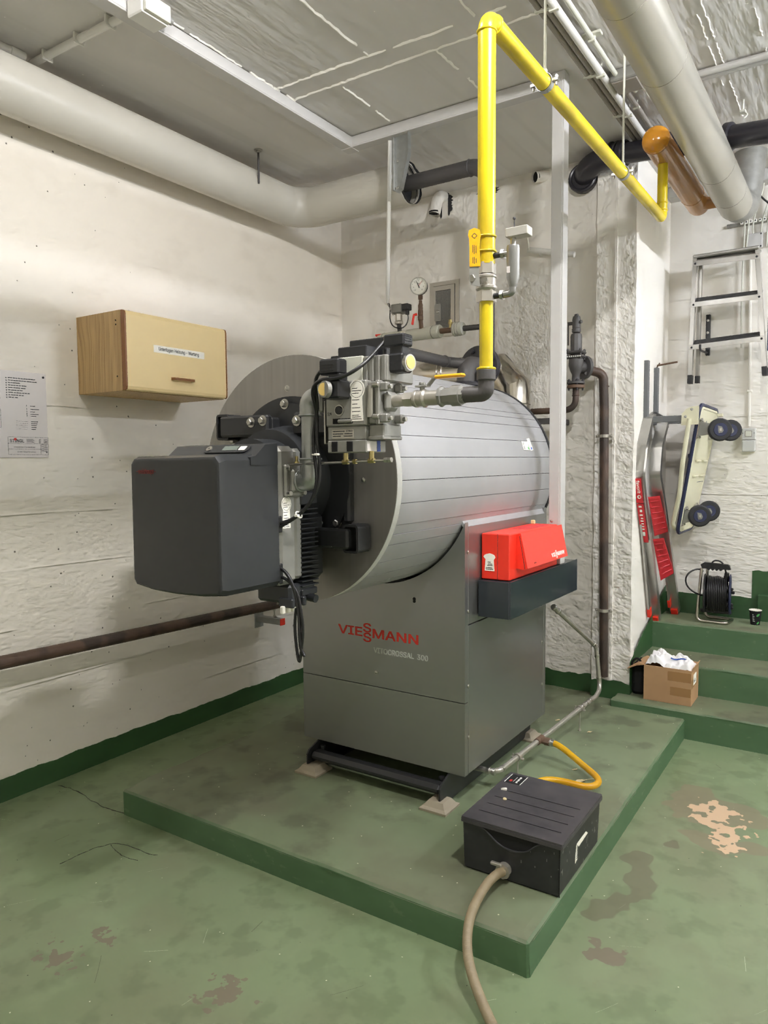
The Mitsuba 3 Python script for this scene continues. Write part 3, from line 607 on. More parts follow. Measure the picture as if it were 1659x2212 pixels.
put(lc + '__cord', tube(spline([(1.727, -2.683, 1.228), (1.76, -2.685, 1.205), (1.782, -2.68, 1.15), (1.792, -2.675, 1.08), (1.795, -2.675, .99), (1.80, -2.672, .96), (1.81, -2.67, .945)], 8), .0058, 10), 'cable_black', 40)
put(lc + '__cord', tube(spline([(1.727, -2.683, 1.200), (1.75, -2.685, 1.195), (1.778, -2.68, 1.17), (1.80, -2.675, 1.10), (1.805, -2.672, 1.03), (1.80, -2.672, .98), (1.788, -2.672, .925), (1.776, -2.672, .98), (1.772, -2.672, 1.05), (1.778, -2.672, 1.10)], 8), .0052, 10), 'cable_black', 40)

# ---------------------------------------------------------------- insulated heating pipe under the ceiling and down to the boiler
YD, ZD, XD, RD = -.72, 3.203, .19, .120
hp = thing('heating_pipe', 'thick grey insulated pipe under the ceiling ending in a dark steel pipe to the boiler', 'pipe')
H = hp + '__'
put(H + 'insulation_jacket', tube(fillet([(XD, YF + .01, ZD), (XD, YD, ZD), (1.035, YD, ZD)], .17, 14), RD, 40, cap=False), 'duct_grey', 40, 'pale grey smooth jacket')
put(H + 'jacket_lining', cyl((.955, YD, ZD), (.98, YD, ZD), RD - .004, n=40), 'dull_black', 30)
put(H + 'jacket_end', annulus((1.022, YD, ZD), X, RD - .010, RD + .001, .013, 40), 'duct_grey', 30)
tw = tube(np.array([(1.015, YD, ZD), (1.04, YD, ZD), (1.05, YD, ZD)]), [.113, .116, .119], 40, cap=False); tw.vertices += .012 * (meshkit.noise(tw.vertices * 30) - .5)[:, None]; put(H + 'torn_wrap', tw, 'dull_black', 40)
put(H + 'steel_pipe', tube(fillet([(1.0, YD, ZD), (1.535, YD, ZD), (1.535, YD, 2.05)], .10, 12), .043, 28), 'pipe_dark', 30, 'dark steel pipe')
for p, a in (((1.43, YD, ZD), X), ((1.535, YD, 3.09), Z)): put(H + 'weld_seam', torus(p, a, .0435, .004), 'pipe_dark', 40)
put(H + 'lower_elbow', tube(fillet([(1.535, YD, 2.2), (1.545, YD, 2.086), (1.552, -.85, 2.086)], .09, 10), .043, 28), 'pipe_dark', 30)
for y in (-.868, -.845): put(H + 'flange', cyl((1.555, y, 2.086), (1.555, y + .019, 2.086), .112, n=48, c=.002), 'pipe_black', 30)
for i in range(8):
    a = math.pi / 8 + i * math.pi / 4
    put(H + 'flange_bolt', cat(hexa((1.555 + .088 * math.cos(a), -.882, 2.086 + .088 * math.sin(a)), (1.555 + .088 * math.cos(a), -.868, 2.086 + .088 * math.sin(a)), .014), cyl((1.555 + .088 * math.cos(a), -.888, 2.086 + .088 * math.sin(a)), (1.555 + .088 * math.cos(a), -.868, 2.086 + .088 * math.sin(a)), .007)), 'pipe_black', 20)
rod = thing('threaded_rod', 'short threaded rod between the ceiling and the thick insulated pipe', 'rod')
put(rod + '__rod', cyl((.315, -1.225, 3.20), (.315, -1.225, CE), .006), 'pipe_dark', 30)
put(rod + '__plate', cat(cyl((.315, -1.225, CE - .006), (.315, -1.225, CE), .024), hexa((.315, -1.225, CE - .018), (.315, -1.225, CE - .006), .013)), 'steel', 30)
# boiler outlet nozzle with the branch pipe along the top
bn = thing('outlet_pipe', 'dark grey pipe running along the top of the boiler drum into a flanged elbow', 'pipe')
O_ = bn + '__'
put(O_ + 'elbow', tube(fillet([(1.545, -1.0, 1.945), (1.545, -1.0, 2.086), (1.555, -.868, 2.086)], .085, 12), .047, 28), 'pipe_dark', 30)
put(O_ + 'base_flange', cat(cyl((1.545, -1.0, 1.968), (1.545, -1.0, 1.984), .082, n=36, c=.002), cyl((1.545, -1.0, 1.984), (1.545, -1.0, 1.992), .06, n=36)), 'pipe_black', 30)
put(O_ + 'branch_pipe', tube(fillet([(1.462, -1.69, 1.955), (1.462, -1.69, 2.098), (1.462, -1.05, 2.098), (1.535, -.985, 2.09)], [.075, .04], 12), .0275, 24), 'pipe_dark', 30)
put(O_ + 'collar', torus((1.462, -1.08, 2.098), Y, .0285, .003), 'pipe_dark', 30)

# small insulated header with gauge and pressure switch
YH, ZH = -.745, 2.323
ih = thing('insulated_header', 'short pale insulated pipe above the boiler with a brown end piece', 'pipe')
I_ = ih + '__'
put(I_ + 'insulation', lathe([(.030, 0), (.034, .004), (.036, .03), (.036, .39), (.0385, .395), (.0385, .43), (.034, .437), (.022, .437)], (.818, -.70, ZH), A(1, -.095, .0), 28), 'insul_grey', 30, 'pale grey insulation')
put(I_ + 'tape', cat(torus((1.205, -.737, ZH), A(1, -.095, 0), .037, .0015), torus((.845, -.703, ZH), A(1, -.095, 0), .036, .0015)), 'conduit_dark', 30)
put(I_ + 'label', tube(np.array([(.985, -.716, ZH), (1.022, -.7195, ZH)]), .0366, 28, cap=False), 'paper', 30)
put(I_ + 'bare_pipe', cyl((1.24, -.74, ZH), (1.345, -.745, ZH), .0155), 'rust', 30, 'rusty brown bare pipe')
put(I_ + 'end_insulation', lathe([(.018, 0), (.030, .002), (.038, .008), (.038, .05), (.036, .066), (.018, .068)], (1.335, -.745, ZH), X, 28), 'insul_grey', 30)
put(I_ + 'wire_wrap', cat(*[torus((1.335 + d, -.745, ZH), X, .0385, .0015, 24, 5) for d in (.012, .026, .042)]), 'conduit_dark', 30)
put(I_ + 'connecting_pipe', cyl((1.40, -.745, ZH), (1.51, -.735, ZH), .0155), 'pipe_dark', 30)
put(I_ + 'drain_valve', cat(cyl((1.325, -.755, ZH + .01), (1.325, -.76, ZH + .055), .009), hexa((1.325, -.757, ZH + .03), (1.325, -.758, ZH + .042), .013)), 'brass', 30)
rv = thing('stop_valve', 'little red handled valve at the far end of the insulated header', 'valve')
put(rv + '__body', cat(cyl((.80, -.70, ZH - .01), (.80, -.70, ZH + .025), .012), cyl((.77, -.70, ZH - .005), (.825, -.70, ZH - .005), .011)), 'nickel', 30)
put(rv + '__handle', rb((.775, -.71, ZH + .022), (.83, -.69, ZH + .034), .003), 'red', False)
pg = thing('pressure_gauge', 'round white pressure gauge with black needle above the insulated header', 'gauge')
Q = pg + '__'
gc = A(1.127, -.775, 2.589); gd = U(A(.28, -1, -.06)); gu, gv, _ = frame(gd)   # gu to the right, gv up
gu = U(np.cross(Z, gd)); gv = np.cross(gd, gu)
put(Q + 'case', cat(cyl(gc - gd * .034, gc, .047, .050, 40), ), 'black_plastic', 30)
put(Q + 'bezel', annulus(gc - gd * .002, gd, .0455, .051, .008, 48), 'steel', 30)
put(Q + 'dial', cyl(gc, gc + gd * .002, .0465, n=40), 'gauge_face', 30)
marks = []
for i in range(27):
    a = math.radians(225 - i * 10.4); d = gu * math.cos(a) + gv * math.sin(a); L = .007 if i % 4 == 0 else .004
    marks.append(plane_mesh(sbox(-.0005, 0, .0005, L), .0005, gc + gd * .002 + d * .037, np.cross(d, gd), d))
for s, a in (('0', 225), ('1', 190), ('2', 135), ('3', 90), ('4', 45), ('5', -10), ('6', -45)):
    marks.append(text(s, .0065, gc + gd * .002 + (gu * math.cos(math.radians(a)) + gv * math.sin(math.radians(a))) * .030 - gu * .003 - gv * .003, gu, gv, None, .0005))
marks.append(text('bar', .006, gc + gd * .002 + gv * .012 - gu * .007, gu, gv, None, .0005))
put(Q + 'scale', cat(*marks), 'dark_print', False)
nd = U(gu * -.42 + gv * .9)
put(Q + 'needle', plane_mesh(Polygon([(-.003, -.012), (.003, -.012), (.0007, .034), (-.0007, .034)]), .001, gc + gd * .003, np.cross(nd, gd), nd), 'dark_print', False)
nd = U(gu * .62 + gv * .78)
put(Q + 'red_needle', cat(plane_mesh(Polygon([(-.001, 0), (.001, 0), (.0005, .036), (-.0005, .036)]), .001, gc + gd * .0028, np.cross(nd, gd), nd)), 'red_print', False)
put(Q + 'stem', cat(hexa((1.127, -.755, 2.515), (1.127, -.755, 2.54), .013), lathe([(.014, 0), (.014, .03), (.010, .04), (.010, .055)], (1.127, -.755, 2.455), Z, 16), hexa((1.127, -.755, 2.425), (1.127, -.755, 2.455), .015), lathe([(.010, 0), (.016, .01), (.016, .03), (.010, .04)], (1.127, -.755, 2.39), Z, 16), cyl((1.127, -.745, 2.35), (1.127, -.755, 2.40), .0125)), 'rust', 30)
put(Q + 'valve_lever', cat(tube(np.array([(1.115, -.775, 2.43), (1.10, -.785, 2.425), (1.092, -.79, 2.37)]), .0075, 10)), 'red', 30)
pz = thing('pressure_switch', 'small grey pressure switch with black plug on the insulated header', 'switch')
put(pz + '__body', rb((.925, -.765, 2.455), (1.0, -.70, 2.51), .006), 'castgrey', False)
put(pz + '__stem', cat(hexa((.965, -.735, 2.40), (.965, -.735, 2.455), .022), lathe([(.026, 0), (.026, .012), (.02, .02)], (.965, -.735, 2.395), Z, 20)), 'nickel', 20)
put(pz + '__pipe', cyl((.962, -.72, 2.35), (.965, -.735, 2.398), .0135), 'pipe_dark', 30)
put(pz + '__plug', cat(rb((1.0, -.765, 2.468), (1.045, -.715, 2.505), .004), cyl((1.032, -.745, 2.442), (1.032, -.745, 2.47), .011)), 'black_plastic', 30)
put(pz + '__cord', tube(spline([(1.032, -.745, 2.445), (1.035, -.75, 2.40), (1.01, -.765, 2.365), (.98, -.775, 2.365), (.945, -.775, 2.385), (.928, -.775, 2.43), (.93, -.776, 2.48), (.921, -.78, 2.52)], 8), .0035, 8), 'cable_black', 40)

# stainless flue behind the drum
fl = thing('flue_pipe', 'shiny stainless flue with a mitred elbow behind the boiler', 'pipe')
def mitre(pts, r, n=36): return tube(np.array(pts, float), [r * (1.0 if i in (0, len(pts) - 1) else 1.06) for i in range(len(pts))], n)
put(fl + '__elbow', cat(mitre([(1.565, -.45, 1.905), (1.565, -.45, 2.0), (1.475, -.45, 2.10), (1.30, -.45, 2.10)], .110)), 'stainless', 12)
put(fl + '__pipe', tube(fillet([(1.31, -.45, 2.10), (.905, -.45, 2.10), (.905, .05, 2.10)], .14, 10), .108, 36), 'stainless', 30)
put(fl + '__riser', cyl((1.565, -.45, 1.0), (1.565, -.45, 1.91), .107, n=36), 'stainless', 30)
for p, a in (((1.565, -.45, 1.905), Z), ((1.565, -.45, 1.875), Z), ((1.12, -.45, 2.10), X), ((1.15, -.45, 2.10), X)): put(fl + '__bead', torus(p, a, .1095, .004, 48), 'stainless', 30)
put(fl + '__test_port', cat(cyl((1.53, -.53, 2.10), (1.545, -.585, 2.125), .012), hexa((1.54, -.57, 2.118), (1.547, -.592, 2.128), .018), rb((1.51, -.585, 2.085), (1.53, -.575, 2.11), .002)), 'nickel', 20)

# ventilation grille in the back wall
vg = thing('vent_grille', 'steel framed mesh hatch in the back wall below the ceiling', 'vent')
fr = sbox(.764, 2.432, .990, 2.802).difference(sbox(.792, 2.458, .962, 2.776))
put(vg + '__frame', plane_mesh(fr, .012, (0, .001, 0), X, Z), 'nickel', False)
put(vg + '__door_frame', plane_mesh(sbox(.796, 2.462, .958, 2.772).difference(sbox(.812, 2.484, .930, 2.742)), .018, (0, .001, 0), X, Z), 'nickel', False)
put(vg + '__void', rb((.79, -.004, 2.456), (.964, .002, 2.778), 0), 'void', False)
bars = [rb((x - .0016, -.014, 2.484), (x + .0016, -.011, 2.742), 0) for x in np.arange(.812, .932, .0098)] + [rb((.812, -.015, z - .0016), (.930, -.012, z + .0016), 0) for z in np.arange(2.488, 2.742, .0098)]
put(vg + '__mesh', cat(*bars), 'castgrey', False, kind='stuff')
lp = put(vg + '__lock_plate', plane_mesh(rrect(.05, .12, .012), .004, (.806, -.016, 2.535), X, Z), 'castgrey', 30)
put(lp + '__knob', lathe([(.013, 0), (.013, .004), (.008, .009), (1e-4, .010)], (.833, -.020, 2.60), -Y, 20), 'steel', 30)

# cut off pipe stubs in the wall
sp = thing('pipe_stub', 'cut pipe bend poking out of a ragged hole in the back wall', 'pipe')
put(sp + '__bend', tube(fillet([(.868, .02, 3.37), (.868, -.075, 3.35), (.853, -.10, 3.225)], .07, 10), .038, 24, cap=False), 'wall_back_paint', 40)
put(sp + '__bore', cyl((.854, -.1, 3.235), (.854, -.1, 3.245), .0375), 'void', 30)
th = np.linspace(0, 2 * np.pi, 60)[:-1]
rg = [(.872 + (.052 + .025 * random.random()) * math.cos(a), 3.315 + (.072 + .03 * random.random()) * math.sin(a)) for a in th]
rg = [(x, min(z, CE - .003)) for x, z in rg]
put(sp + '__ragged_hole', plane_mesh(Polygon(rg).buffer(0).difference(Polygon([(.856, 3.2), (.903, 3.2), (.903, 3.35), (.856, 3.35)])), .006, (0, .003, 0), X, Z), 'dull_black', False)
sp2 = thing('pipe_stub', 'small cut pipe stub high on the back wall beside the white trunking post', 'pipe')
put(sp2 + '__pipe', tube(np.array([(1.60, .02, 3.352), (1.545, -.06, 3.335)]), .032, 24, cap=False), 'wall_back_paint', 40)
put(sp2 + '__bore', cyl((1.557, -.044, 3.338), (1.552, -.052, 3.337), .031), 'void', 30)
ch = thing('broken_plaster', 'patch of broken plaster high on the back wall behind the yellow pipe', 'plaster')
put(ch + '__patch', plane_mesh(Polygon([(1.20 + .06 * math.cos(a) * (1 + .5 * random.random()), 3.335 + .022 * math.sin(a) * (1 + .5 * random.random())) for a in th]).buffer(0), .004, (0, .002, 0), X, Z), 'dull_black', False)
put(ch + '__rubble', cat(*[rb(A(1.13 + .15 * random.random(), -.018, 3.34 + .03 * random.random()) , A(1.13 + .15 * random.random(), 0.004, 3.35 + .03 * random.random()), .003) for _ in range(5)]), 'wall_back_paint', False)

# ---------------------------------------------------------------- white cable trunking
ct = thing('cable_trunking', 'white square cable trunking along the ceiling with a post down to the boiler', 'trunking')
K = ct + '__'
def trunk(lo, hi, lid):
    lo, hi = A(*lo), A(*hi); m = [rb(lo, hi, .002)]
    l0, l1 = lo.copy(), hi.copy()
    ax, s = lid
    for k in range(3):
        if k != ax and (hi - lo)[k] < .1: l0[k] += .006; l1[k] -= .006
    if s > 0: l0[ax] = hi[ax] - .001; l1[ax] = hi[ax] + .0018
    else: l1[ax] = lo[ax] + .001; l0[ax] = lo[ax] - .0018
    return m[0], rb(l0, l1, .0008)
for nm, lo, hi, lid in (('left_run', (.803, YF + .02, 3.328), (.870, -1.068, CE - .004), (0, 1)), ('back_run', (.796, -1.068, 3.328), (2.036, -1.005, CE - .004), (1, -1)), ('post', (2.036, -1.075, 1.072), (2.097, -1.012, CE - .002), (1, -1))):
    a, b = trunk(lo, hi, lid); q = put(K + nm, a, 'trunking_white', False)
    if nm == 'post': b = rb((2.039, -1.0775, 1.262), (2.088, -1.074, CE - .03), .0008)
    put(q + '__lid', b, 'trunking_white', False)
put(K + 'screw', screw((2.052, -1.0775, 1.282), -Y, .006), 'steel', 40)
put(K + 'corner_piece', rb((.799, -1.072, 3.326), (.873, -1.0, CE - .003), .0025), 'trunking_white', False)
jb = thing('junction_box', 'beige junction box hanging on the left run of the white trunking', 'box')
put(jb + '__body', rb((.876, -2.56, 3.30), (.965, -2.43, 3.37), .005), 'conduit_grey', False)
put(jb + '__lid', rb((.965, -2.555, 3.303), (.985, -2.435, 3.367), .003), 'insul_grey', False)
put(jb + '__gland', cyl((.94, -2.43, 3.345), (.94, -2.395, 3.345), .016), 'castgrey', 30)
wb = thing('wall_bracket', 'galvanised tapered bracket hanging from the white trunking', 'bracket')
bp_ = Polygon([(0, 0), (.112, 0), (.112, -.11), (.064, -.285), (.040, -.30), (.014, -.288), (0, -.26)])
put(wb + '__plate', plane_mesh(bp_.difference(Point(.02, -.27).buffer(.006)).difference(Point(.055, -.27).buffer(.006)), .004, (1.122, -1.03, 3.328), X, Z), 'galvanised', False)
put(wb + '__flange', cat(plane_mesh(Polygon([(.108, 0), (.112, 0), (.112, -.11), (.064, -.285), (.060, -.283), (.108, -.109)]), .03, (1.122, -1.03, 3.328), X, Z), ), 'galvanised', False)
put(wb + '__rail', rb((1.124, -1.05, 3.045), (1.138, -1.03, 3.326), .002), 'galvanised', False)
for z in (3.06, 3.20, 3.055): put(wb + '__rivet', screw((1.15 + .03 * (z == 3.055), -1.034, z), -Y, .006), 'steel', 40)
wc = thing('conduit_drop', 'thin white conduit hanging from the trunking to the pressure switch', 'conduit')
put(wc + '__pipe', tube(np.array([(1.094, -1.02, 3.327), (.928, -.80, 2.512)]), .0115, 14), 'conduit_grey', 30)
put(wc + '__sleeve', tube(np.array([(1.062, -.975, 3.165), (1.058, -.970, 3.145)]), .013, 14), 'conduit_grey', 30)
put(wc + '__cable', tube(spline([(.928, -.80, 2.512), (.932, -.80, 2.50), (.945, -.80, 2.478), (.955, -.795, 2.452), (.958, -.785, 2.44)], 6), .003, 8), 'conduit_dark', 30)

# ---------------------------------------------------------------- yellow gas pipe, header and valves
XG = 2.430
gs = thing('gas_pipe', 'yellow gas pipe rising beside the boiler and turning off under the ceiling', 'pipe')
W = gs + '__'
put(W + 'pipe', tube(fillet([(XG, YG, 2.118), (XG, YG, 2.772), (XG, -.585, 2.782), (XG, -.585, 3.05)], [.036, .028], 12), .0243, 28), 'yellow', 40)
for p, a in (((XG, YG, 2.735), Z), ((XG, -2.565, 2.772), Y), ((XG, YG, 2.192), Z), ((XG, YG, 2.152), Z), ((XG, -.585, 2.82), Z), ((XG, -.585, 2.855), Z)):
    m = torus(p, a, .0247, .0034, 40, 8); m.vertices += .0012 * (RNG.random(m.vertices.shape) - .5); put(W + 'weld_bead', m, 'yellow', 40)
gh = thing('gas_header', 'fat glossy orange brown gas header pipe with a domed end under the ceiling', 'pipe')
hx, hz, hr_ = 2.432, 3.105, .064
put(gh + '__pipe', cyl((hx, -.745, hz), (hx, .33, hz), hr_, n=44), 'header_brown', 30)
put(gh + '__end_cap', lathe([(hr_ * math.cos(a), .046 * math.sin(a)) for a in np.linspace(0, 1.57, 10)], (hx, -.745, hz), -Y, 44), 'orange', 40, 'domed orange end cap')
put(gh + '__far_cap', lathe([(hr_ * math.cos(a), .04 * math.sin(a)) for a in np.linspace(0, 1.57, 8)], (hx, .33, hz), Y, 44), 'header_brown', 40)
for y in (-.742, .12): put(gh + '__seam', torus((hx, y, hz), Y, hr_, .0018, 44, 6), 'header_brown', 30)
put(gh + '__outlet', tube(fillet([(hx + .02, .27, hz), (hx + .05, .27, hz - .02), (hx + .12, .27, hz - .02)], .03), .035, 24), 'header_brown', 30)
for i, (y, zt, lab) in enumerate(((-2.185, CE, 'pipe clamp on the yellow pipe in front of the white post, hung on a rod'), (-1.29, CE, 'pipe clamp on the far part of the yellow pipe, hung on a long rod'))):
    k = thing('pipe_clamp', lab, 'clamp', None); zc = 2.774 + .0046 * (y + 2.61)
    put(k + '__band', cat(annulus((XG, y - .010, zc), Y, .0248, .0285, .020, 32)), 'galvanised', 30)
    put(k + '__rubber', cat(annulus((XG, y - .0115, zc), Y, .0244, .0265, .023, 32)), 'rubber', 30)
    for s in (-1, 1): put(k + '__ear', cat(rb((XG + s * .027, y - .009, zc - .005), (XG + s * .046, y + .009, zc + .005), .001), cyl((XG + s * .038, y, zc - .016), (XG + s * .038, y, zc + .016), .004), hexa((XG + s * .038, y, zc + .006), (XG + s * .038, y, zc + .012), .008)), 'steel', 20)
    put(k + '__rod', cat(cyl((XG, y, zc + .026), (XG, y, zt), .0045), hexa((XG, y, zc + .026), (XG, y, zc + .042), .009)), 'insul_grey', 30)
def lever(o, along, side, L, grip, key):
    """flat steel lever with a plastic grip"""
    o, a, s = A(*o), U(along), U(side); n_ = np.cross(a, s)
    put(key + '__lever', cat(tube(np.array([o, o + a * .03, o + a * .05 + n_ * .012, o + a * .062 + n_ * .014]), 1., prof=[(-.0016, -.010), (.0016, -.010), (.0016, .010), (-.0016, .010)], ref=s)), 'castgrey', False)
v1 = thing('gas_shutoff_valve', 'upright gas ball valve with a yellow lever on the vertical gas pipe', 'valve')
put(v1 + '__body', cat(lathe([(.0275, 0), (.0275, .030)], (XG, YG, 2.0165), Z, 6), lathe([(.026, 0), (.0295, .006), (.0295, .012), (.026, .014), (.026, .034), (.0285, .036), (.0285, .040), (.024, .044)], (XG, YG, 2.046), Z, 32), lathe([(.0265, 0), (.0265, .03)], (XG, YG, 2.092), Z, 6)), 'nickel', 20)
put(v1 + '__spindle', cat(cyl((XG - .012, YG - .02, 2.072), (XG - .016, YG - .05, 2.072), .011), hexa((XG - .016, YG - .05, 2.072), (XG - .017, YG - .06, 2.072), .011), cyl((XG + .012, YG - .026, 2.07), (XG + .013, YG - .034, 2.07), .006)), 'steel', 20)
hd = U(A(-.02, .0, 1)); hs = U(A(.92, .38, 0))
put(v1 + '__lever', plane_mesh(Polygon([(-.012, -.014), (.012, -.02), (.010, .015), (.010, .042), (-.010, .042), (-.012, .012)]).buffer(.002), .003, (XG - .010, YG - .052, 2.072), hs, hd), 'castgrey', 30)
put(v1 + '__grip', plane_mesh(Polygon([(-.0125, .033), (.0125, .033), (.0108, .085), (.0125, .105), (.015, .115), (.013, .126), (0, .131), (-.013, .126), (-.015, .115), (-.0125, .105), (-.0118, .085)]).buffer(.002, 4), .009, (XG - .010, YG - .048, 2.072), hs, hd), 'amber_handle', 30, 'yellow plastic lever grip')
gn = np.cross(hs, hd)
gp0 = A(XG - .010, YG - .048, 2.072) + gn * .0091
put(v1 + '__print', cat(plane_mesh(Polygon([(0, .104), (.008, .112), (0, .120), (-.008, .112)]).difference(Polygon([(0, .106), (.006, .112), (0, .118), (-.006, .112)])), .0006, gp0, hs, hd), *[plane_mesh(sbox(x, a, x + .0015, a + L), .0006, gp0, hs, hd) for x, a, L in ((-.006, .068, .02), (-.002, .064, .024), (.003, .066, .02), (-.006, .04, .016), (-.002, .038, .018), (.003, .04, .012))]), 'dark_print', False)
g2 = thing('gas_pipe', 'short yellow gas pipe below the upright valve with a dark elbow', 'pipe')
put(g2 + '__pipe', cyl((XG, YG, 1.83), (XG, YG, 2.02), .0188, n=26), 'yellow', 30)
put(g2 + '__seal', torus((XG, YG, 1.834), Z, .0235, .004), 'yellow', 30)
put(g2 + '__elbow', cat(tube(fillet([(XG, YG, 1.80), (XG, YG, 1.766), (2.362, YG, 1.766)], .05, 12), .0225, 26), lathe([(.0235, 0), (.0265, .004), (.0265, .03), (.024, .034)], (XG, YG, 1.80), Z, 26)), 'pipe_dark', 30, 'dark malleable iron elbow')
put(g2 + '__union', cat(lathe([(.024, 0), (.024, .012)], (2.365, YG, 1.7655), -X, 8), lathe([(.030, 0), (.030, .03)], (2.353, YG, 1.7655), -X, 8), lathe([(.0245, 0), (.0245, .026)], (2.323, YG, 1.765), -X, 8), lathe([(.022, 0), (.030, .004), (.030, .012), (.0225, .014)], (2.297, YG, 1.765), -X, 8)), 'castgrey', 20)
v2 = thing('gas_shutoff_valve', 'lying gas ball valve with a yellow lever between union and valve block', 'valve')
put(v2 + '__body', cat(cyl((2.165, YG, 1.762), (2.12, YG, 1.760), .0185), lathe([(.0235, 0), (.0235, .03)], (2.166, YG, 1.762), X, 6), lathe([(.021, 0), (.0255, .004), (.0255, .012), (.024, .014), (.024, .03), (.0265, .034), (.0265, .038), (.022, .044), (.022, .09)], (2.196, YG, 1.763), X, 30)), 'nickel', 20)
put(v2 + '__stem', cat(cyl((2.224, YG, 1.78), (2.224, YG, 1.802), .008), hexa((2.224, YG, 1.802), (2.224, YG, 1.81), .010), rb((2.205, YG - .012, 1.796), (2.245, YG + .012, 1.80), .001)), 'castgrey', 20)
put(v2 + '__lever', tube(np.array([(2.205, YG, 1.800), (2.245, YG, 1.800), (2.262, YG, 1.818), (2.275, YG, 1.8215)]), 1., prof=[(-.0015, -.010), (.0015, -.010), (.0015, .010), (-.0015, .010)], ref=Y), 'castgrey', False)
put(v2 + '__grip', rb((2.268, YG - .012, 1.817), (2.362, YG + .012, 1.8275), .004), 'amber_handle', False, 'yellow plastic lever grip')
# silver gas meter branch (filter bottle) with small switch box
sb = thing('gas_filter', 'silver bottle shaped gas fitting with a grey box beside the yellow pipe', 'filter')
SB = sb + '__'
put(SB + 'bottle', cat(lathe([(.006, 0), (.014, .002), (.0178, .008), (.0178, .088), (.017, .094), (.008, .118)][::-1] if 0 else [(.0095, -.026), (.0178, 0), (.0178, .078), (.0165, .084), (.008, .087)], (2.509, YG, 2.073), Z, 28), tube(fillet([(2.509, YG, 2.05), (2.507, YG, 2.032), (2.483, YG, 2.030)], .012, 8), .0095, 18)), 'dull_silver', 30)
put(SB + 'nut', cat(lathe([(.0135, 0), (.0135, .009)], (2.482, YG, 2.030), X * -1, 6), lathe([(.0135, 0), (.0135, .009)], (2.484, YG, 2.139), X * -1, 6), cyl((2.483, YG, 2.139), (2.495, YG, 2.139), .008)), 'steel', 20)
put(SB + 'tube', cat(cyl((2.45, YG, 2.030), (2.475, YG, 2.030), .0075), cyl((2.45, YG, 2.139), (2.477, YG, 2.139), .0075)), 'black_plastic', 30)
put(SB + 'neck', cat(cyl((2.509, YG, 2.158), (2.509, YG, 2.170), .0075), lathe([(.0075, 0), (.0075, .012)], (2.509, YG, 2.168), Z, 6)), 'steel', 20)
put(SB + 'switch_box', rb((2.492, YG - .014, 2.178), (2.555, YG + .022, 2.202), .0015), 'box_grey', False)
put(SB + 'plunger', cat(cyl((2.512, YG, 2.202), (2.512, YG, 2.228), .0016, n=8), lathe([(.004, 0), (.004, .004), (.001, .006)], (2.512, YG, 2.226), Z, 12)), 'dark_print', 30)
put(SB + 'label', tube(np.array([(2.509, YG, 2.083), (2.509, YG, 2.098)]), .0181, 28, cap=False, ref=X).submesh([np.arange(56)[10:18]], append=True) if 0 else rb((2.4985, YG - .0187, 2.082), (2.508, YG - .0175, 2.099), .0003), 'poster', False)
put(SB + 'cable', tube(spline([(2.545, YG + .01, 2.179), (2.20, -1.75, 2.415), (1.85, -.89, 2.655), (1.51, -.055, 2.898)], 8), .0018, 6), 'insul_grey', 40)
wcn = thing('wall_conduit', 'short grey conduit on the back wall behind the white post', 'conduit')
put(wcn + '__pipe', tube(np.array([(1.502, -.05, 2.902), (1.80, -.05, 2.825)]), .0175, 16), 'conduit_grey', 30)
for t in (.25, .8): put(wcn + '__clip', rb(A(1.502 + t * .29 - .008, -.045, 2.902 - t * .075 - .02), A(1.502 + t * .29 + .008, .002, 2.902 - t * .075 + .02), .002), 'conduit_grey', False)

# ---------------------------------------------------------------- safety valve and drain pipes by the pillar
sv = thing('safety_valve', 'dark grey cast safety valve standing beside the pillar', 'valve')
s0 = A(1.885, -.25, 0)
E_ = sv + '__'
put(E_ + 'bonnet', cat(lathe([(.024, 2.32), (.026, 2.325), (.026, 2.342), (.022, 2.345), (.024, 2.35), (.024, 2.395), (.021, 2.412), (.012, 2.416), (.012, 2.424), (.008, 2.427)], s0, Z, 22), lathe([(.033, 2.21), (.033, 2.30), (.029, 2.312), (.022, 2.315)], s0, Z, 10), cyl(s0 + A(-.045, 0, 2.375), s0 + A(-.02, 0, 2.375), .010), cyl(s0 + A(.02, -.005, 2.378), s0 + A(.034, -.01, 2.378), .009)), 'pipe_dark', 25)
put(E_ + 'lever', cat(rb(s0 + A(-.052, -.006, 2.25), s0 + A(-.046, .006, 2.385), .001)), 'pipe_dark', False)
put(E_ + 'bonnet_flange', cat(rb(s0 + A(-.050, -.046, 2.196), s0 + A(.050, .046, 2.212), .008), rb(s0 + A(-.050, -.046, 2.170), s0 + A(.050, .046, 2.186), .008)), 'pipe_dark', False)
for a in ((-.038, -.034), (.038, -.034), (-.038, .034), (.038, .034)): put(E_ + 'flange_bolt', cat(hexa(s0 + A(*a, 2.212), s0 + A(*a, 2.222), .009), cyl(s0 + A(*a, 2.165), s0 + A(*a, 2.225), .005)), 'pipe_dark', 20)
put(E_ + 'plate_lettering', cat(*[rb(s0 + A(-.040 + i * .0125, -.0475, 2.174), s0 + A(-.033 + i * .0125, -.0455, 2.182), .0004) for i in range(7)]), 'conduit_grey', False)
put(E_ + 'body', cat(lathe([(.030, 2.03), (.024, 2.045), (.022, 2.075), (.034, 2.10), (.043, 2.13), (.042, 2.165), (.03, 2.175)], s0, Z, 26), tube(spline([s0 + A(0, 0, 2.125), s0 + A(.02, .03, 2.122), s0 + A(.03, .055, 2.12)], 4), .034, 22)), 'pipe_dark', 35)
put(E_ + 'outlet_flange', cyl((1.905, -.198, 2.122), (1.915, -.178, 2.122), .070, n=36, c=.002), 'pipe_dark', 30)
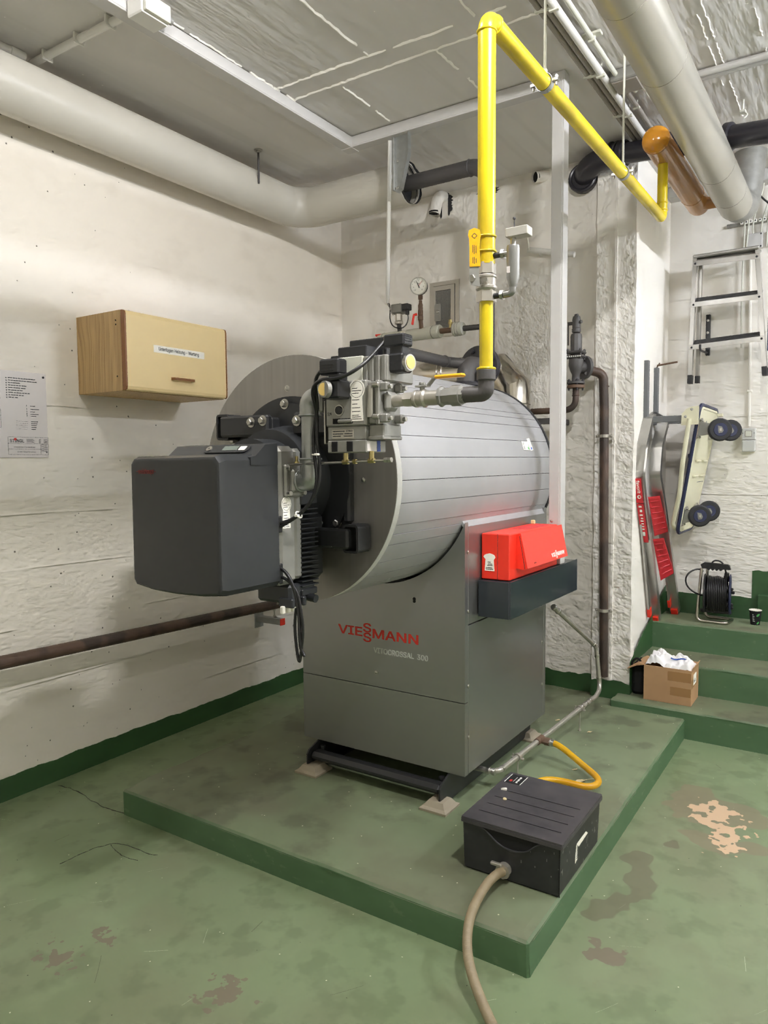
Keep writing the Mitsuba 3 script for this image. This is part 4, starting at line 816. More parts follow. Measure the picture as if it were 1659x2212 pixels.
put(E_ + 'outlet_bolt', hexa((1.935, -.215, 2.085), (1.93, -.20, 2.085), .011), 'pipe_dark', 20)
put(E_ + 'inlet_flange', cat(cyl(s0 + A(0, 0, 2.022), s0 + A(0, 0, 2.036), .052, n=32, c=.002)), 'pipe_dark', 30)
for a in range(4): put(E_ + 'inlet_bolt', cat(hexa(s0 + A(.040 * math.cos(a * 1.57 + .5), .040 * math.sin(a * 1.57 + .5), 2.036), s0 + A(.040 * math.cos(a * 1.57 + .5), .040 * math.sin(a * 1.57 + .5), 2.046), .009), cyl(s0 + A(.040 * math.cos(a * 1.57 + .5), .040 * math.sin(a * 1.57 + .5), 1.985), s0 + A(.040 * math.cos(a * 1.57 + .5), .040 * math.sin(a * 1.57 + .5), 2.05), .005)), 'pipe_black', 20)
put(E_ + 'counter_flange', cyl(s0 + A(0, 0, 1.998), s0 + A(0, 0, 2.016), .050, n=32, c=.002), 'rust', 30)
si = thing('safety_pipe', 'dark pipe from the boiler rear up to the safety valve', 'pipe')
put(si + '__pipe', tube(fillet([(1.45, -.25, 1.872), (s0[0], -.25, 1.874), (s0[0], -.25, 2.0)], .06, 10), .0185, 22), 'pipe_brown', 30)
put(si + '__collar', torus((s0[0], -.25, 1.955), Z, .019, .003), 'pipe_brown', 30)
put(si + '__bracket', cat(rb((1.50, -.26, 1.795), (1.76, -.22, 1.83), .003), rb((1.73, -.26, 1.795), (1.76, .003, 1.83), .003)), 'pipe_dark', False)
dp_ = thing('drain_pipe', 'brown drain pipe running down the front of the pillar', 'pipe')
put(dp_ + '__pipe', tube(fillet([(1.91, -.185, 2.115), (2.008, -.125, 2.085), (2.012, -.112, 1.9), (2.030, -.112, .262)], [.05, .3], 10), .0265, 24), 'pipe_brown', 30)
put(dp_ + '__bore', cyl((2.030, -.112, .2605), (2.030, -.112, .264), .022), 'void', 30)
put(dp_ + '__seam', torus((2.011, -.112, 2.012), Z, .0268, .003), 'pipe_brown', 30)
for z, lab in ((1.718, 'pipe clamp high on the brown drain pipe'), (.669, 'pipe clamp low on the brown drain pipe')):
    k = thing('pipe_clamp', lab, 'clamp'); xx = 2.012 + (1.9 - z) * .011
    put(k + '__band', annulus((xx, -.112, z - .009), Z, .0268, .0315, .018, 28), 'nickel', 30)
    for s in (-1, 1): put(k + '__ear', cat(rb((xx + s * .03, -.118, z - .008), (xx + s * .05, -.106, z + .008), .001), cyl((xx + s * .042, -.13, z), (xx + s * .042, -.094, z), .004)), 'nickel', 20)
    put(k + '__stud', cyl((xx, -.085, z), (xx, -.045, z), .005), 'nickel', 30)

# ---------------------------------------------------------------- low pipe on the left wall
lw = thing('low_wall_pipe', 'dark brown pipe running low along the left wall behind the boiler', 'pipe')
put(lw + '__pipe', cyl((.14, YF + .01, .78), (.14, -.55, .645), .031, n=26), 'pipe_brown', 30)
sc_ = thing('pipe_support', 'galvanised rail bracket with a red end cap under the low wall pipe', 'bracket')
put(sc_ + '__rail', cat(rb((0, -.985, .528), (.205, -.945, .568), .003)), 'galvanised', False)
put(sc_ + '__end_cap', rb((.204, -.987, .526), (.214, -.943, .570), .003), 'red', False, 'red plastic end cap')
put(sc_ + '__wall_plate', rb((0, -1.005, .49), (.006, -.925, .605), .001), 'galvanised', False)
put(sc_ + '__stud', cat(cyl((.14, -.965, .566), (.14, -.965, .645), .005), lathe([(.02, 0), (.02, .003), (.009, .010), (.009, .016)], (.14, -.965, .568), Z, 14), cyl((.14, -.965, .615), (.14, -.965, .64), .009)), 'steel', 30)
put(sc_ + '__clamp', annulus((.14, -.975, .674), Y, .0312, .035, .02, 26), 'nickel', 30)
cpz = thing('ceiling_conduit', 'white painted conduit across the ceiling left of the trunking', 'conduit')
put(cpz + '__pipe', cyl((.14, -2.508, 3.366), (.80, -2.500, 3.366), .0165), 'conduit_grey', 30)
for x in (.26, .49, .70): put(cpz + '__clip', cat(rb((x - .006, -2.53, 3.345), (x + .006, -2.478, CE), .003)), 'conduit_grey', False)
cp2 = thing('ceiling_conduit', 'short white conduit end along the ceiling over the insulated pipe', 'conduit')
put(cp2 + '__pipe', cyl((.172, YF + .01, 3.368), (.165, -2.57, 3.368), .018), 'conduit_grey', 30)
put(cp2 + '__sleeve', cyl((.166, -2.62, 3.368), (.165, -2.555, 3.368), .021), 'conduit_grey', 30)

# ---------------------------------------------------------------- red control unit on its dark tray
cu = thing('control_unit', 'bright red boiler control unit on a dark tray at the cabinet side', 'control box')
C_ = cu + '__'
put(C_ + 'body', rb((1.955, -1.655, 1.071), (2.085, -1.085, 1.268), .004), 'red', False)
prof = Polygon([(2.085, 1.262), (2.105, 1.268), (2.138, 1.118), (2.118, 1.112), (2.085, 1.116)])
put(C_ + 'flap', plane_mesh(prof, .52, (0, -1.600, 0), X, Z).apply_transform(np.array([[1, 0, 0, 0], [0, -1, 0, -3.20 + .0], [0, 0, 1, 0], [0, 0, 0, 1.]])) if 0 else ring_mesh([np.array([(x, y, z) for x, z in prof.exterior.coords[:-1]]) for y in (-1.585, -1.085)]), 'red', False, 'sloping red front flap')
put(C_ + 'seam', rb((2.030, -1.6556, 1.072), (2.0315, -1.6545, 1.268), 0), 'dark_print', False)
put(C_ + 'flap_seam', plane_mesh(Polygon([(2.100, 1.255), (2.1012, 1.2553), (2.126, 1.116), (2.1245, 1.1157)]), .001, (0, -1.585, 0), X, Z), 'dark_print', False)
put(C_ + 'top_slot', cat(*[rb((1.985 + i * .028, -1.40, 1.2675), (2.000 + i * .028, -1.13, 1.2692), .0005) for i in range(3)]), 'red_tread', False, kind='stuff')
fu, fv = Y, U(A(-.033, 0, .150)); fn_ = np.cross(fu, fv)
put(C_ + 'maker_lettering', viessmann(A(2.1345, -1.29, 1.134) + fn_ * .0003, fu, fv, .017, .165, .0008), 'white_print', False, 'white maker lettering')
for d in (0, .014): put(C_ + 'lamp_hole', plane_mesh(Point(0, 0).buffer(.003), .0008, A(2.1345, -1.50 + d, 1.133) + fn_ * .0003, fu, fv), 'void', False)
bm, bp = keyhole_label((1.995, -1.6552, 1.108), X, Z, .078)
bm = plane_mesh(Polygon([(-.024, 0), (.022, 0), (.018, .048), (.026, .058), (.02, .07), (0, .076), (-.022, .07), (-.03, .06), (-.02, .05)]), .0012, (1.995, -1.6552, 1.108), X, Z)
k = put(C_ + 'inspection_tag', bm, 'paper', False, 'peeling white inspection tag')
put(k + '__print', cat(*[plane_mesh(sbox(a, b, a + w, b + .003), .0005, (1.995, -1.6565, 1.108), X, Z) for a, b, w in ((-.018, .006, .034), (-.018, .012, .03), (-.012, .022, .026), (-.008, .028, .02), (-.01, .036, .014))]), 'dark_print', False)
put(C_ + 'latch', rb((1.965, -1.13, 1.268), (1.985, -1.115, 1.288), .003), 'cream', False)
ty = thing('control_tray', 'glossy dark slate tray below the red control unit', 'tray')
put(ty + '__box', rb((1.955, -1.686, .915), (2.100, -.845, 1.068), .003), 'black_tray', False)
put(ty + '__front', rb((2.0985, -1.684, .912), (2.104, -.843, 1.0715), .0018), 'black_tray', False)
put(ty + '__side', rb((1.957, -1.689, .914), (2.097, -1.685, 1.069), .001), 'black_tray', False)

# ---------------------------------------------------------------- condensate pipe, yellow hose
rc = .0125
cd = thing('condensate_pipe', 'thin stainless condensate pipe from behind the boiler along the plinth', 'pipe')
D_ = cd + '__'
path = fillet([(2.035, -1.0, .845), (2.052, -.34, .50), (2.075, -.33, .25), (2.092, -.46, .246), (2.004, -1.592, .200), (1.86, -1.592, .198)], [.05, .05, .05, .05], 8)
put(D_ + 'pipe', tube(path, rc, 18), 'pipe_silver', 40)
def along(i, t):
    P = [(2.035, -1.0, .845), (2.052, -.34, .50), (2.075, -.33, .25), (2.092, -.46, .246), (2.004, -1.592, .200), (1.86, -1.592, .198)]
    a, b = A(*P[i]), A(*P[i + 1]); return a + (b - a) * t, U(b - a)
for i, t in ((0, .02), (0, .10), (0, .93), (1, .22), (1, .75), (3, .08), (3, .13), (3, .18), (4, .3), (3, .96), (4, .12)):
    p, d = along(i, t); put(D_ + 'fitting', cat(cyl(p - d * .008, p + d * .008, rc + .003, n=18, c=.001)), 'steel', 30)
p, d = along(3, .63)
put(D_ + 'tee', cat(cyl(p - d * .03, p + d * .03, rc + .004, n=18), cyl(p, p + A(.045, .0, 0), .0155), hexa(p + A(.025, 0, 0), p + A(.055, 0, 0), .019)), 'rust', 25)
for t, lab in ((.20, 'pipe clamp on a stud, far end of the thin condensate pipe'), (.83, 'pipe clamp on a stud, near end of the thin condensate pipe behind the black box')):
    p, d = along(3, t); k = thing('pipe_clamp', lab, 'clamp'); s = U(np.cross(d, Z))
    put(k + '__band', annulus(p - d * .008, d, rc + .0005, rc + .005, .016, 24), 'nickel', 30)
    for g in (-1, 1): put(k + '__ear', cat(cyl(p + s * g * .024 - Z * .012, p + s * g * .024 + Z * .012, .0035), rb(p + s * g * .024 - .007, p + s * g * .024 + A(.007, .007, -.001), .001)), 'nickel', 20)
    put(k + '__stud', cat(cyl((p[0], p[1], ZP - .003), p - Z * (rc + .003), .0035), hexa((p[0], p[1], ZP), (p[0], p[1], ZP + .006), .008)), 'nickel', 30)
p, d = along(3, .63)
yh = thing('yellow_hose', 'yellow hose looping from the condensate pipe to the black box', 'hose')
put(yh + '__hose', tube(spline([p + A(.06, 0, 0), p + A(.11, -.01, -.008), (2.205, -1.20, .187), (2.318, -1.28, .168), (2.384, -1.365, .162), (2.364, -1.437, .165), (2.267, -1.458, .170), (2.195, -1.485, .172), (2.172, -1.58, .185), (2.185, -1.70, .205), (2.20, -1.775, .215)], 8), .0145, 16), 'hose_yellow', 40)
put(yh + '__ferrule', cat(cyl(p + A(.052, 0, 0), p + A(.075, -.002, -.001), .0168), torus(p + A(.058, 0, 0), X, .017, .0025)), 'steel', 30)

# ---------------------------------------------------------------- black neutralising box with the brown hose
nb = thing('neutralising_box', 'black plastic box with a grooved lid on the plinth corner', 'box')
M_ = nb + '__'
bx = [np.array([(x0_, y0_, z), (x1_, y0_, z), (x1_, y1_, z), (x0_, y1_, z)]) for x0_, y0_, x1_, y1_, z in ((2.166, -2.206, 2.506, -1.80, ZP), (2.160, -2.212, 2.512, -1.794, ZP + .008), (2.156, -2.216, 2.518, -1.788, .292))]
scuff = lambda p, n, uv: mix(S(26, 27, 31), S(96, 94, 94), .8 * dr.select((noise(p.x * 120 + p.y * 90, p.z * 60, 2.) > .9) & (fbm(p.x * 9 + p.y * 9, p.z * 9, 4.) > .5), 1., .12 * fbm(p.x * 30, p.y * 30, p.z * 30)))
mat('box_black', scuff, .48)
mat('lid_black', lambda p, n, uv: mix(S(44, 43, 47), S(70, 66, 68), fbm(p.x * 12, p.y * 12, 3., 4)), .55)
put(M_ + 'body', ring_mesh(bx), 'box_black', False)
lid = sbox(2.150, -2.224, 2.527, -1.782).buffer(-.006).buffer(.006)
ls = [sbox(2.185, y, 2.495, y + .005) for y in (-2.150, -2.083, -2.018, -1.953)]
put(M_ + 'lid', cat(plane_mesh(lid, .012, (0, 0, .290), X, Y), plane_mesh(lid.buffer(-.002).difference(unary_union(ls)), .007, (0, 0, .302), X, Y)), 'lid_black', False)
hnd = Polygon([(2.225, .290), (2.455, .290), (2.442, .285), (2.405, .253), (2.36, .238), (2.33, .238), (2.285, .252), (2.245, .282)])
put(M_ + 'handle_recess', plane_mesh(hnd, .003, (0, -2.2145, 0), X, Z), 'void', False)
put(M_ + 'handle_lip', tube(spline([(2.222, -2.217, .288), (2.245, -2.218, .280), (2.285, -2.219, .250), (2.33, -2.220, .236), (2.36, -2.220, .236), (2.405, -2.219, .251), (2.442, -2.218, .283), (2.458, -2.217, .288)], 6), .004, 8), 'box_black', 40)
pl_ = put(M_ + 'name_plate', rb((2.166, -1.882, .3088), (2.232, -1.800, .3098), 0), 'void', False)
put(pl_ + '__print', cat(*[rb((a, b, .3097), (a + .0022, b + w, .3102), 0) for a, b, w in ((2.166, -1.882, .082), (2.230, -1.882, .082))], rb((2.196, -1.865, .3097), (2.1975, -1.82, .3102), 0), *[rb((2.207, -1.870 + i * .0075, .3097), (2.213 + .003 * (i % 3 == 0), -1.865 + i * .0075, .3102), 0) for i in range(8)]), 'white_print', False)
put(pl_ + '__mark', rb((2.180, -1.868, .3097), (2.190, -1.850, .3103), 0), 'red_print', False)
put(M_ + 'corner_groove', rb((2.512, -2.2165, .12), (2.5155, -2.214, .29), .0005), 'void', False)
tg_ = put(M_ + 'torn_label', cat(plane_mesh(Polygon([(-.0, 0), (.022, .006), (.030, .070), (.010, .066)]), .0012, (2.5145, -2.060, .165), Y, Z), plane_mesh(Polygon([(0, 0), (.012, -.012), (.062, .022), (.052, .030)]), .0012, (2.5165, -2.052, .232), U(Y + X * .35), Z)), 'paper', False, 'torn white paper label')
put(tg_ + '__print', cat(*[rb((2.5155, -2.050 + i * .0008, .176 + i * .006), (2.5162, -2.036 + i * .0008, .179 + i * .006), 0) for i in range(8)]), 'dark_print', False)
put(M_ + 'outlet', cat(cyl((2.318, -2.21, .160), (2.318, -2.235, .160), .024), lathe([(.027, 0), (.027, .016)], (2.318, -2.222, .160), -Y, 8), rb((2.275, -2.246, .176), (2.318, -2.232, .188), .003)), 'nickel', 20)
put('plaster_crumb', plane_mesh(Polygon([(0, 0), (.022, .004), (.018, .016), (.008, .012)]), .006, (2.185, -1.955, .309), X, Y), 'paper', False, 'white plaster crumb lying on the lid of the black box by the first groove', 'crumb')
put('stone_chip', lathe([(.001, 0), (.008, .002), (.007, .006), (.001, .008)], (2.232, -2.025, .309), Z, 7), 'leaf_dry', False, 'small pale stone chip lying on the lid of the black box', 'chip')
bh = thing('brown_hose', 'ribbed brown hose running from the black box over the plinth edge to the floor', 'hose')
hpts = spline([(2.318, -2.235, .160), (2.311, -2.30, .167), (2.318, -2.435, .160), (2.340, -2.539, .140), (2.372, -2.606, .100), (2.428, -2.665, .060), (2.509, -2.732, .027), (2.611, -2.817, .0165), (2.78, -2.92, .0165), (3.0, -2.98, .0165)], 60)
rr = [.0150 + .0007 * math.sin(i * 2.1) for i in range(len(hpts))]
put(bh + '__hose', tube(hpts, rr, 18), 'hose_brown', 60)
dl = thing('dry_leaf', 'curled dry leaf scrap on the plinth beside the yellow hose', 'leaf')
def scrap(o, s, seed):
    r = np.random.default_rng(seed); a = np.sort(r.random(7)) * 6.28; pts = [(s * (.5 + .5 * r.random()) * math.cos(t) * 1.6, s * (.5 + .5 * r.random()) * math.sin(t)) for t in a]
    return plane_mesh(Polygon(pts).buffer(.0005), .0015, o, U(A(1, .3, .25)), U(A(-.3, 1, .1)))
put(dl + '__blade', scrap((2.28, -1.30, ZP + .004), .016, 4), 'leaf_dry', False)
put(dl + '__stalk', tube(spline([(2.285, -1.295, ZP + .003), (2.315, -1.27, ZP + .008), (2.335, -1.235, ZP + .004), (2.325, -1.20, ZP + .003)], 6), .0012, 6), 'leaf_dry', 40)
for i, (x, y, s, lab) in enumerate(((2.125, -.68, .013, 'dry leaf scrap by the far pipe clamp stud'), (1.92, -.60, .010, 'yellowed leaf scrap on the plinth behind the boiler cabinet'), (2.22, -1.19, .010, 'small curled leaf scrap inside the loop of the yellow hose'))):
    put('dry_leaf', scrap((x, y, ZP + .003), s, 9 + i), 'leaf_dry', False, lab, 'leaf')

# ---------------------------------------------------------------- wall cabinet and plan on the left wall
wc_ = thing('wall_cabinet', 'small oak wall cabinet with a cream flap door on the left wall', 'cabinet')
J = wc_ + '__'
cy0, cy1, cz0, cz1 = -2.233, -1.572, 1.925, 2.307
put(J + 'carcass', rb((0, cy0, cz0), (.345, cy1, cz1), .002), 'oak', False)
put(J + 'gap', rb((.344, cy0 + .004, cz0 + .004), (.350, cy1 - .004, cz1 - .004), 0), 'void', False)
dsh = lambda x0_, x1_: Polygon([(x0_, cz0 + .004), (x1_ - .014, cz0 + .002), (x1_ - .004, cz0 + .008), (x1_, cz0 + .022), (x1_, cz1 - .022), (x1_ - .004, cz1 - .008), (x1_ - .014, cz1 - .002), (x0_, cz1 - .002)])
dr_ = put(J + 'door', ring_mesh([np.array([(x, y, z) for x, z in dsh(.349, .374).exterior.coords[:-1]]) for y in (cy0 + .008, cy1 - .008)]), 'cream', False, 'cream flap door')
for a, b in ((cy0, cy0 + .009), (cy1 - .009, cy1)): put(dr_ + '__edge', ring_mesh([np.array([(x, y, z) for x, z in dsh(.349, .3748).exterior.coords[:-1]]) for y in (a, b)]), 'dark_wood', False)
put(dr_ + '__handle', tube(fillet([(.374, -1.956, 2.004), (.394, -1.950, 2.003), (.394, -1.828, 2.003), (.374, -1.822, 2.004)], .008), 1., prof=[(-.006, -.006), (.006, -.006), (.006, .006), (-.006, .006)], ref=Z), 'dark_wood', 30)
lb = put(dr_ + '__name_strip', rb((.3738, -2.066, 2.124), (.3750, -1.736, 2.160), 0), 'paper', False, 'white paper strip reading Unterlagen Heizung - Wartung')
put(dr_ + '__lettering', text('Unterlagen Heizung - Wartung', .0165, (.3750, -2.036, 2.1355), Y, Z, .262, .0005), 'dark_print', False)
for y, z in ((-2.233, 2.26), (-2.233, 2.24), (-2.233, 1.995)): put(J + 'screw_hole', plane_mesh(Point(0, 0).buffer(.004), .0006, (.31, cy0 + .0002 - .0006 + .0004, z), X, Z), 'void', False)
po = thing('wall_plan', 'framed heating diagram sheet on the left wall beside the oak cabinet', 'poster')
py1 = -2.412; py0 = -2.95
put(po + '__sheet', rb((0, py0, 1.608), (.006, py1, 2.010), .001), 'poster', False)
ln, tx = [], []
def bar(y, z, w, h=.004): ln.append(rb((.0058, y, z), (.0066, y + w, z + h), 0))
for i, w in enumerate((.135, .142, .06, .09, .085, .07, .105, .075, .045)):
    n_ = int(w / .012)
    for j in range(n_): bar(-2.600 + j * w / n_, 1.975 - i * .0112, w / n_ * (.65 + .3 * random.random()), .0042)
    bar(-2.611, 1.973 - i * .0112, .005, .005)
for i, (z, w) in enumerate(((1.85, .025), (1.835, .044), (1.823, .022), (1.812, .040), (1.803, .028))):
    bar(-2.497, z, w, .0032); bar(-2.516, z, .003, .006)
for i in range(5):
    z = 1.778 - i * .009
    for j in range(1 if i < 3 else 12): bar(-2.570 + j * .0049, z, .058 if i < 3 else .003, .0011)
    bar(-2.495, z - .001, .034 - .003 * i, .0032)
for a in ((-2.612, 1.704, .198, .0012), (-2.612, 1.674, .198, .0012), (-2.612, 1.648, .162, .0012), (-2.612, 1.622, .200, .0012), (-2.612, 1.622, .0012, .083), (-2.452, 1.622, .0012, .05), (-2.414, 1.622, .0012, .083), (-2.452, 1.665, .038, .0008), (-2.452, 1.655, .038, .0008), (-2.452, 1.646, .038, .0008), (-2.452, 1.637, .038, .0008)): bar(*a)
for i in range(4): bar(-2.522, 1.694 - i * .0045, .034 + .005 * (i % 2), .002); bar(-2.448, 1.670 - i * .0095, .012, .002); bar(-2.434, 1.668 - i * .0095, .014, .0025)
for i in range(4): bar(-2.46, 1.694 - i * .005, .01, .002); bar(-2.436, 1.694 - i * .005, .018, .002)
bar(-2.70, 1.83, .06, .001); bar(-2.641, 1.75, .001, .08); bar(-2.66, 1.745, .02, .001); bar(-2.66, 1.88, .022, .002)
ln.append(text('STINGL', .0145, (.0062, -2.603, 1.680), Y, Z, .070, .0006)); 
ln.append(text('Sanierung der Heizungsanlage', .0050, (.0062, -2.585, 1.656), Y, Z, .105, .0005, False)); ln.append(text('Schaltschema Heizzentrale', .0050, (.0062, -2.568, 1.633), Y, Z, .090, .0005, False))
for s in (.5,): ln.append(plane_mesh(Point(0, 0).buffer(.0035), .0006, (.0062, -2.422, 1.634), Y, Z))
put(po + '__print', cat(*ln), 'dark_print', False)
put(po + '__red_dot', plane_mesh(Point(0, 0).buffer(.0065), .0009, (.0062, -2.577, 1.6945), Y, Z), 'red_print', False)
put(po + '__pin', screw((.006, -2.426, 1.992), X, .004), 'dark_print', 30)

# ---------------------------------------------------------------- right side: duct, black pipe, conduits
sd = thing('silver_duct', 'silver wrapped insulated pipe slanting out of the top of the picture at the right', 'pipe')
dx, dz, rd = 2.645, 3.045, .0905
put(sd + '__wrap', cyl((dx, YF + .02, dz), (dx, .26, dz), rd, n=52), 'silver_wrap', 30)
put(sd + '__elbow', tube(fillet([(dx, .24, dz), (dx + .02, .40, dz + .01), (dx + .05, .46, CE + .05)], .12, 12), rd * .99, 44), 'castgrey', 30, 'dull grey elbow')
for y in (-2.08, -1.58, -.42, .0): put(sd + '__seam', torus((dx, y, dz), A(.06, 1, .05), rd, .0012, 52, 5), 'conduit_dark', 30)
bp2 = thing('black_pipe', 'black cast iron pipe under the ceiling passing behind the orange header', 'pipe')
q0, q1, q2 = A(1.80, -.09, 3.25), A(1.98, -.135, 3.325), A(2.87, -.385, 3.17)
qd = U(A(2.873, -.388, 3.168) - A(2.08, -.165, 3.315))
qa = A(2.08, -.165, 3.312); qe = qa + qd * 2.4
put(bp2 + '__pipe', cat(tube(np.array([qa - qd * .02, qe]), .0555, 34)), 'pipe_black', 30)
put(bp2 + '__elbow', tube(spline([qa + qd * .02, A(1.99, -.135, 3.315), A(1.90, -.095, 3.30), A(1.855, -.03, 3.285), A(1.85, .05, 3.28)], 5), .066, 32), 'pipe_black', 40)
for t, r in ((.02, .071), (.31, .073), (.62, .070)): put(bp2 + '__socket', cat(cyl(qa + qd * t, qa + qd * (t + .045), r, n=34, c=.008)), 'pipe_black', 30)
put(bp2 + '__branch', cat(cyl((1.84, .02, 3.27), (1.845, -.055, 3.268), .080, .080, 30), torus((1.846, -.055, 3.268), A(.05, -1, 0), .075, .012)), 'pipe_black', 30)
for t, rr_ in ((-.03, .066), (.01, .066)): put(bp2 + '__sealant', torus(qa + qd * t, qd, rr_, .006, 30, 6), 'dull_black', 30)
for i, (x, z, r, m, lab) in enumerate(((2.185, 3.362, .013, 'conduit_dark', 'dark painted conduit on the ceiling, leftmost of the row'), (2.213, 3.360, .013, 'conduit_dark', 'dark painted conduit on the ceiling, second of the row from the left'),
                                        (2.247, 3.352, .0165, 'conduit_grey', 'thicker pale conduit on the ceiling, third of the row from the left'))):
    k = thing('ceiling_conduit', lab, 'conduit', None)
    put(k + '__pipe', cyl((x, YF + .02, z), (x, -.02, z), r, n=18), m, 30)
    for y in (-1.62, -1.02, -.55): put(k + '__clip', cat(rb((x - r - .004, y - .008, z - r - .004), (x + r + .004, y + .008, z - r * .4), .002), rb((x - .006, y - .006, z), (x + .006, y + .006, CE), .001)), 'insul_grey', False)
k = thing('ceiling_conduit', 'thin pale conduit on the ceiling leading into the junction box', 'conduit')
put(k + '__pipe', cyl((2.292, YF + .02, 3.366), (2.292, -.945, 3.366), .011, n=16), 'insul_grey', 30)
put(k + '__clip', cat(rb((2.276, -1.30, 3.35), (2.308, -1.285, CE), .003), rb((2.255, -1.315, CE - .02), (2.335, -1.28, CE - .008), .002)), 'insul_grey', False)
k = thing('ceiling_conduit', 'dark conduit on the ceiling running on from the junction box', 'conduit')
put(k + '__pipe', cyl((2.296, -.80, 3.364), (2.296, -.02, 3.364), .012, n=16), 'conduit_dark', 30)
for y in (-.58, -.2): put(k + '__clip', cat(rb((2.28, y - .008, 3.348), (2.312, y + .008, 3.358), .002), rb((2.291, y - .006, 3.36), (2.301, y + .006, CE), .001)), 'insul_grey', False)
j2 = thing('junction_box', 'grey square junction box on the ceiling between conduits and silver duct', 'box')
put(j2 + '__body', rb((2.265, -.945, 3.335), (2.395, -.80, CE), .006), 'castgrey', False)
put(j2 + '__lid', rb((2.272, -.938, 3.328), (2.388, -.807, 3.336), .004), 'conduit_dark', False)
for x, y in ((2.335, -.80), (2.375, -.80)): put(j2 + '__gland', cat(cyl((x, y, 3.362), (x, y + .05, 3.362), .014), lathe([(.019, 0), (.019, .016)], (x, y + .012, 3.362), Y, 6)), 'insul_grey', 20)
put(j2 + '__cable', tube(spline([(2.375, -.75, 3.362), (2.38, -.6, 3.365), (2.42, -.5, 3.37), (2.5, -.42, 3.375), (2.6, -.36, 3.378)], 6), .006, 10), 'insul_grey', 40)
for i, (y, z) in enumerate(((-.716, 3.369), (-.664, 3.372))):
    k = thing('ceiling_conduit', ('front' if i == 0 else 'rear') + ' one of two white conduits crossing the ceiling right of the silver duct', 'conduit')
    put(k + '__pipe', cyl((2.38, y, z), (XR - .02, y, z), .0155 - .002 * i, n=18), 'trunking_white', 30)
hk = thing('ceiling_hook', 'painted hook on the ceiling above the black pipe right of the duct', 'hook')
put(hk + '__hook', cat(cyl((2.745, -.28, 3.33), (2.745, -.28, CE), .006), rb((2.73, -.30, 3.325), (2.76, -.26, 3.337), .003), tube(spline([(2.745, -.28, 3.33), (2.765, -.285, 3.31), (2.75, -.29, 3.295)], 4), .004, 8)), 'insul_grey', 30)
lt = thing('lintel_trunking', 'white flat trunking at the ceiling of the alcove behind the duct', 'trunking')
put(lt + '__body', rb((XS, .76, 3.318), (XR - .02, .868, CE - .001), .004), 'trunking_white', False)
# cable rail with wires and boxes on the alcove wall
cr = thing('cable_rail', 'slotted cable rail with clips high on the alcove wall', 'rail')
put(cr + '__rail', cat(rb((2.512, .845, 3.085), (2.95, .872, 3.105), .002), rb((2.512, .842, 3.085), (2.95, .846, 3.089), 0), rb((2.512, .842, 3.101), (2.95, .846, 3.105), 0)), 'castgrey', False)
for i in range(8):
    x = 2.603 + i * .0265
    q = put(cr + '__clip', rb((x - .009, .826, 3.088), (x + .009, .848, 3.108), .002), 'white_print', False)
    put(q + '__screw', cyl((x, .8265, 3.098), (x, .824, 3.098), .0045, n=10), 'dark_print', 30)
for i, (pts, lab) in enumerate((([(2.62, .835, 3.40), (2.621, .83, 3.098), (2.617, .835, 2.9), (2.619, .84, 2.3)], 'white cable under the rail, leftmost of the bundle'), ([(2.60, .80, 3.40), (2.645, .83, 3.098), (2.637, .835, 3.0), (2.634, .845, 2.88)], 'white cable from the duct to the square wall box'),
                                ([(2.72, .78, 3.40), (2.672, .83, 3.098), (2.668, .835, 3.06), (2.67, .845, 3.02)], 'white cable entering the top of the square wall box at left'), ([(2.735, .80, 3.40), (2.725, .83, 3.098), (2.718, .835, 3.06), (2.716, .845, 3.02)], 'white cable entering the top of the square wall box at right'),
                                ([(2.80, .79, 3.40), (2.755, .83, 3.098), (2.752, .835, 3.0), (2.748, .845, 2.93)], 'white cable right of the square wall box'), ([(2.70, .62, 3.22), (2.78, .74, 3.15), (2.86, .80, 3.12), (2.95, .82, 3.2)], 'dark cable looping behind the duct elbow'))):
    put('wall_cable', tube(spline(pts, 8), .0055, 10), 'insul_grey' if i < 5 else 'cable_black', 40, lab, 'cable')
for (x, z, w, lab) in ((2.628, 2.925, .098, 'square white wall box under the cable rail'), (2.762, 2.93, .098, 'white wall box cut by the picture edge, right of the square wall box')):
    k = thing('wall_box', lab, 'box')
    put(k + '__body', rb((x, .835, z), (x + w, .872, z + w), .006), 'trunking_white', False)
    for a in (.010, w - .010):
        for b in (.010, w - .010): put(k + '__screw', cyl((x + a, .8355, z + b), (x + a, .8335, z + b), .005, n=12), 'dark_print', 30)
cv = thing('wall_conduit', 'thin white conduit down the alcove wall to the isolator switch', 'conduit')
put(cv + '__pipe', tube(np.array([(2.655, .855, 2.925), (2.675, .855, 1.79)]), .0095, 14), 'white_wall', 30)
for z in (2.62, 2.36, 2.02): put(cv + '__clip', rb((2.653 + (2.925 - z) * .0177 - .013, .842, z - .008), (2.657 + (2.925 - z) * .0177 + .013, .872, z + .008), .003), 'white_wall', False)
sw = thing('isolator_switch', 'grey isolator switch on the alcove wall right of the trolley', 'switch')
put(sw + '__upper', rb((2.636, .825, 1.700), (2.716, .872, 1.775), .004), 'grey_plastic', False)
put(sw + '__lower', rb((2.638, .818, 1.622), (2.716, .872, 1.698), .006), 'grey_plastic', False)
put(sw + '__rocker', cat(rb((2.658, .822, 1.722), (2.693, .826, 1.757), .001)), 'insul_grey', False)
put(sw + '__rocker_frame', plane_mesh(sbox(2.655, 1.719, 2.696, 1.760).difference(sbox(2.658, 1.722, 2.693, 1.757)), .003, (0, .8255, 0), X, Z), 'conduit_dark', False)
for x in (2.642, 2.709): put(sw + '__screw', cyl((x, .826, 1.744), (x, .8235, 1.744), .003, n=10), 'dark_print', 30)
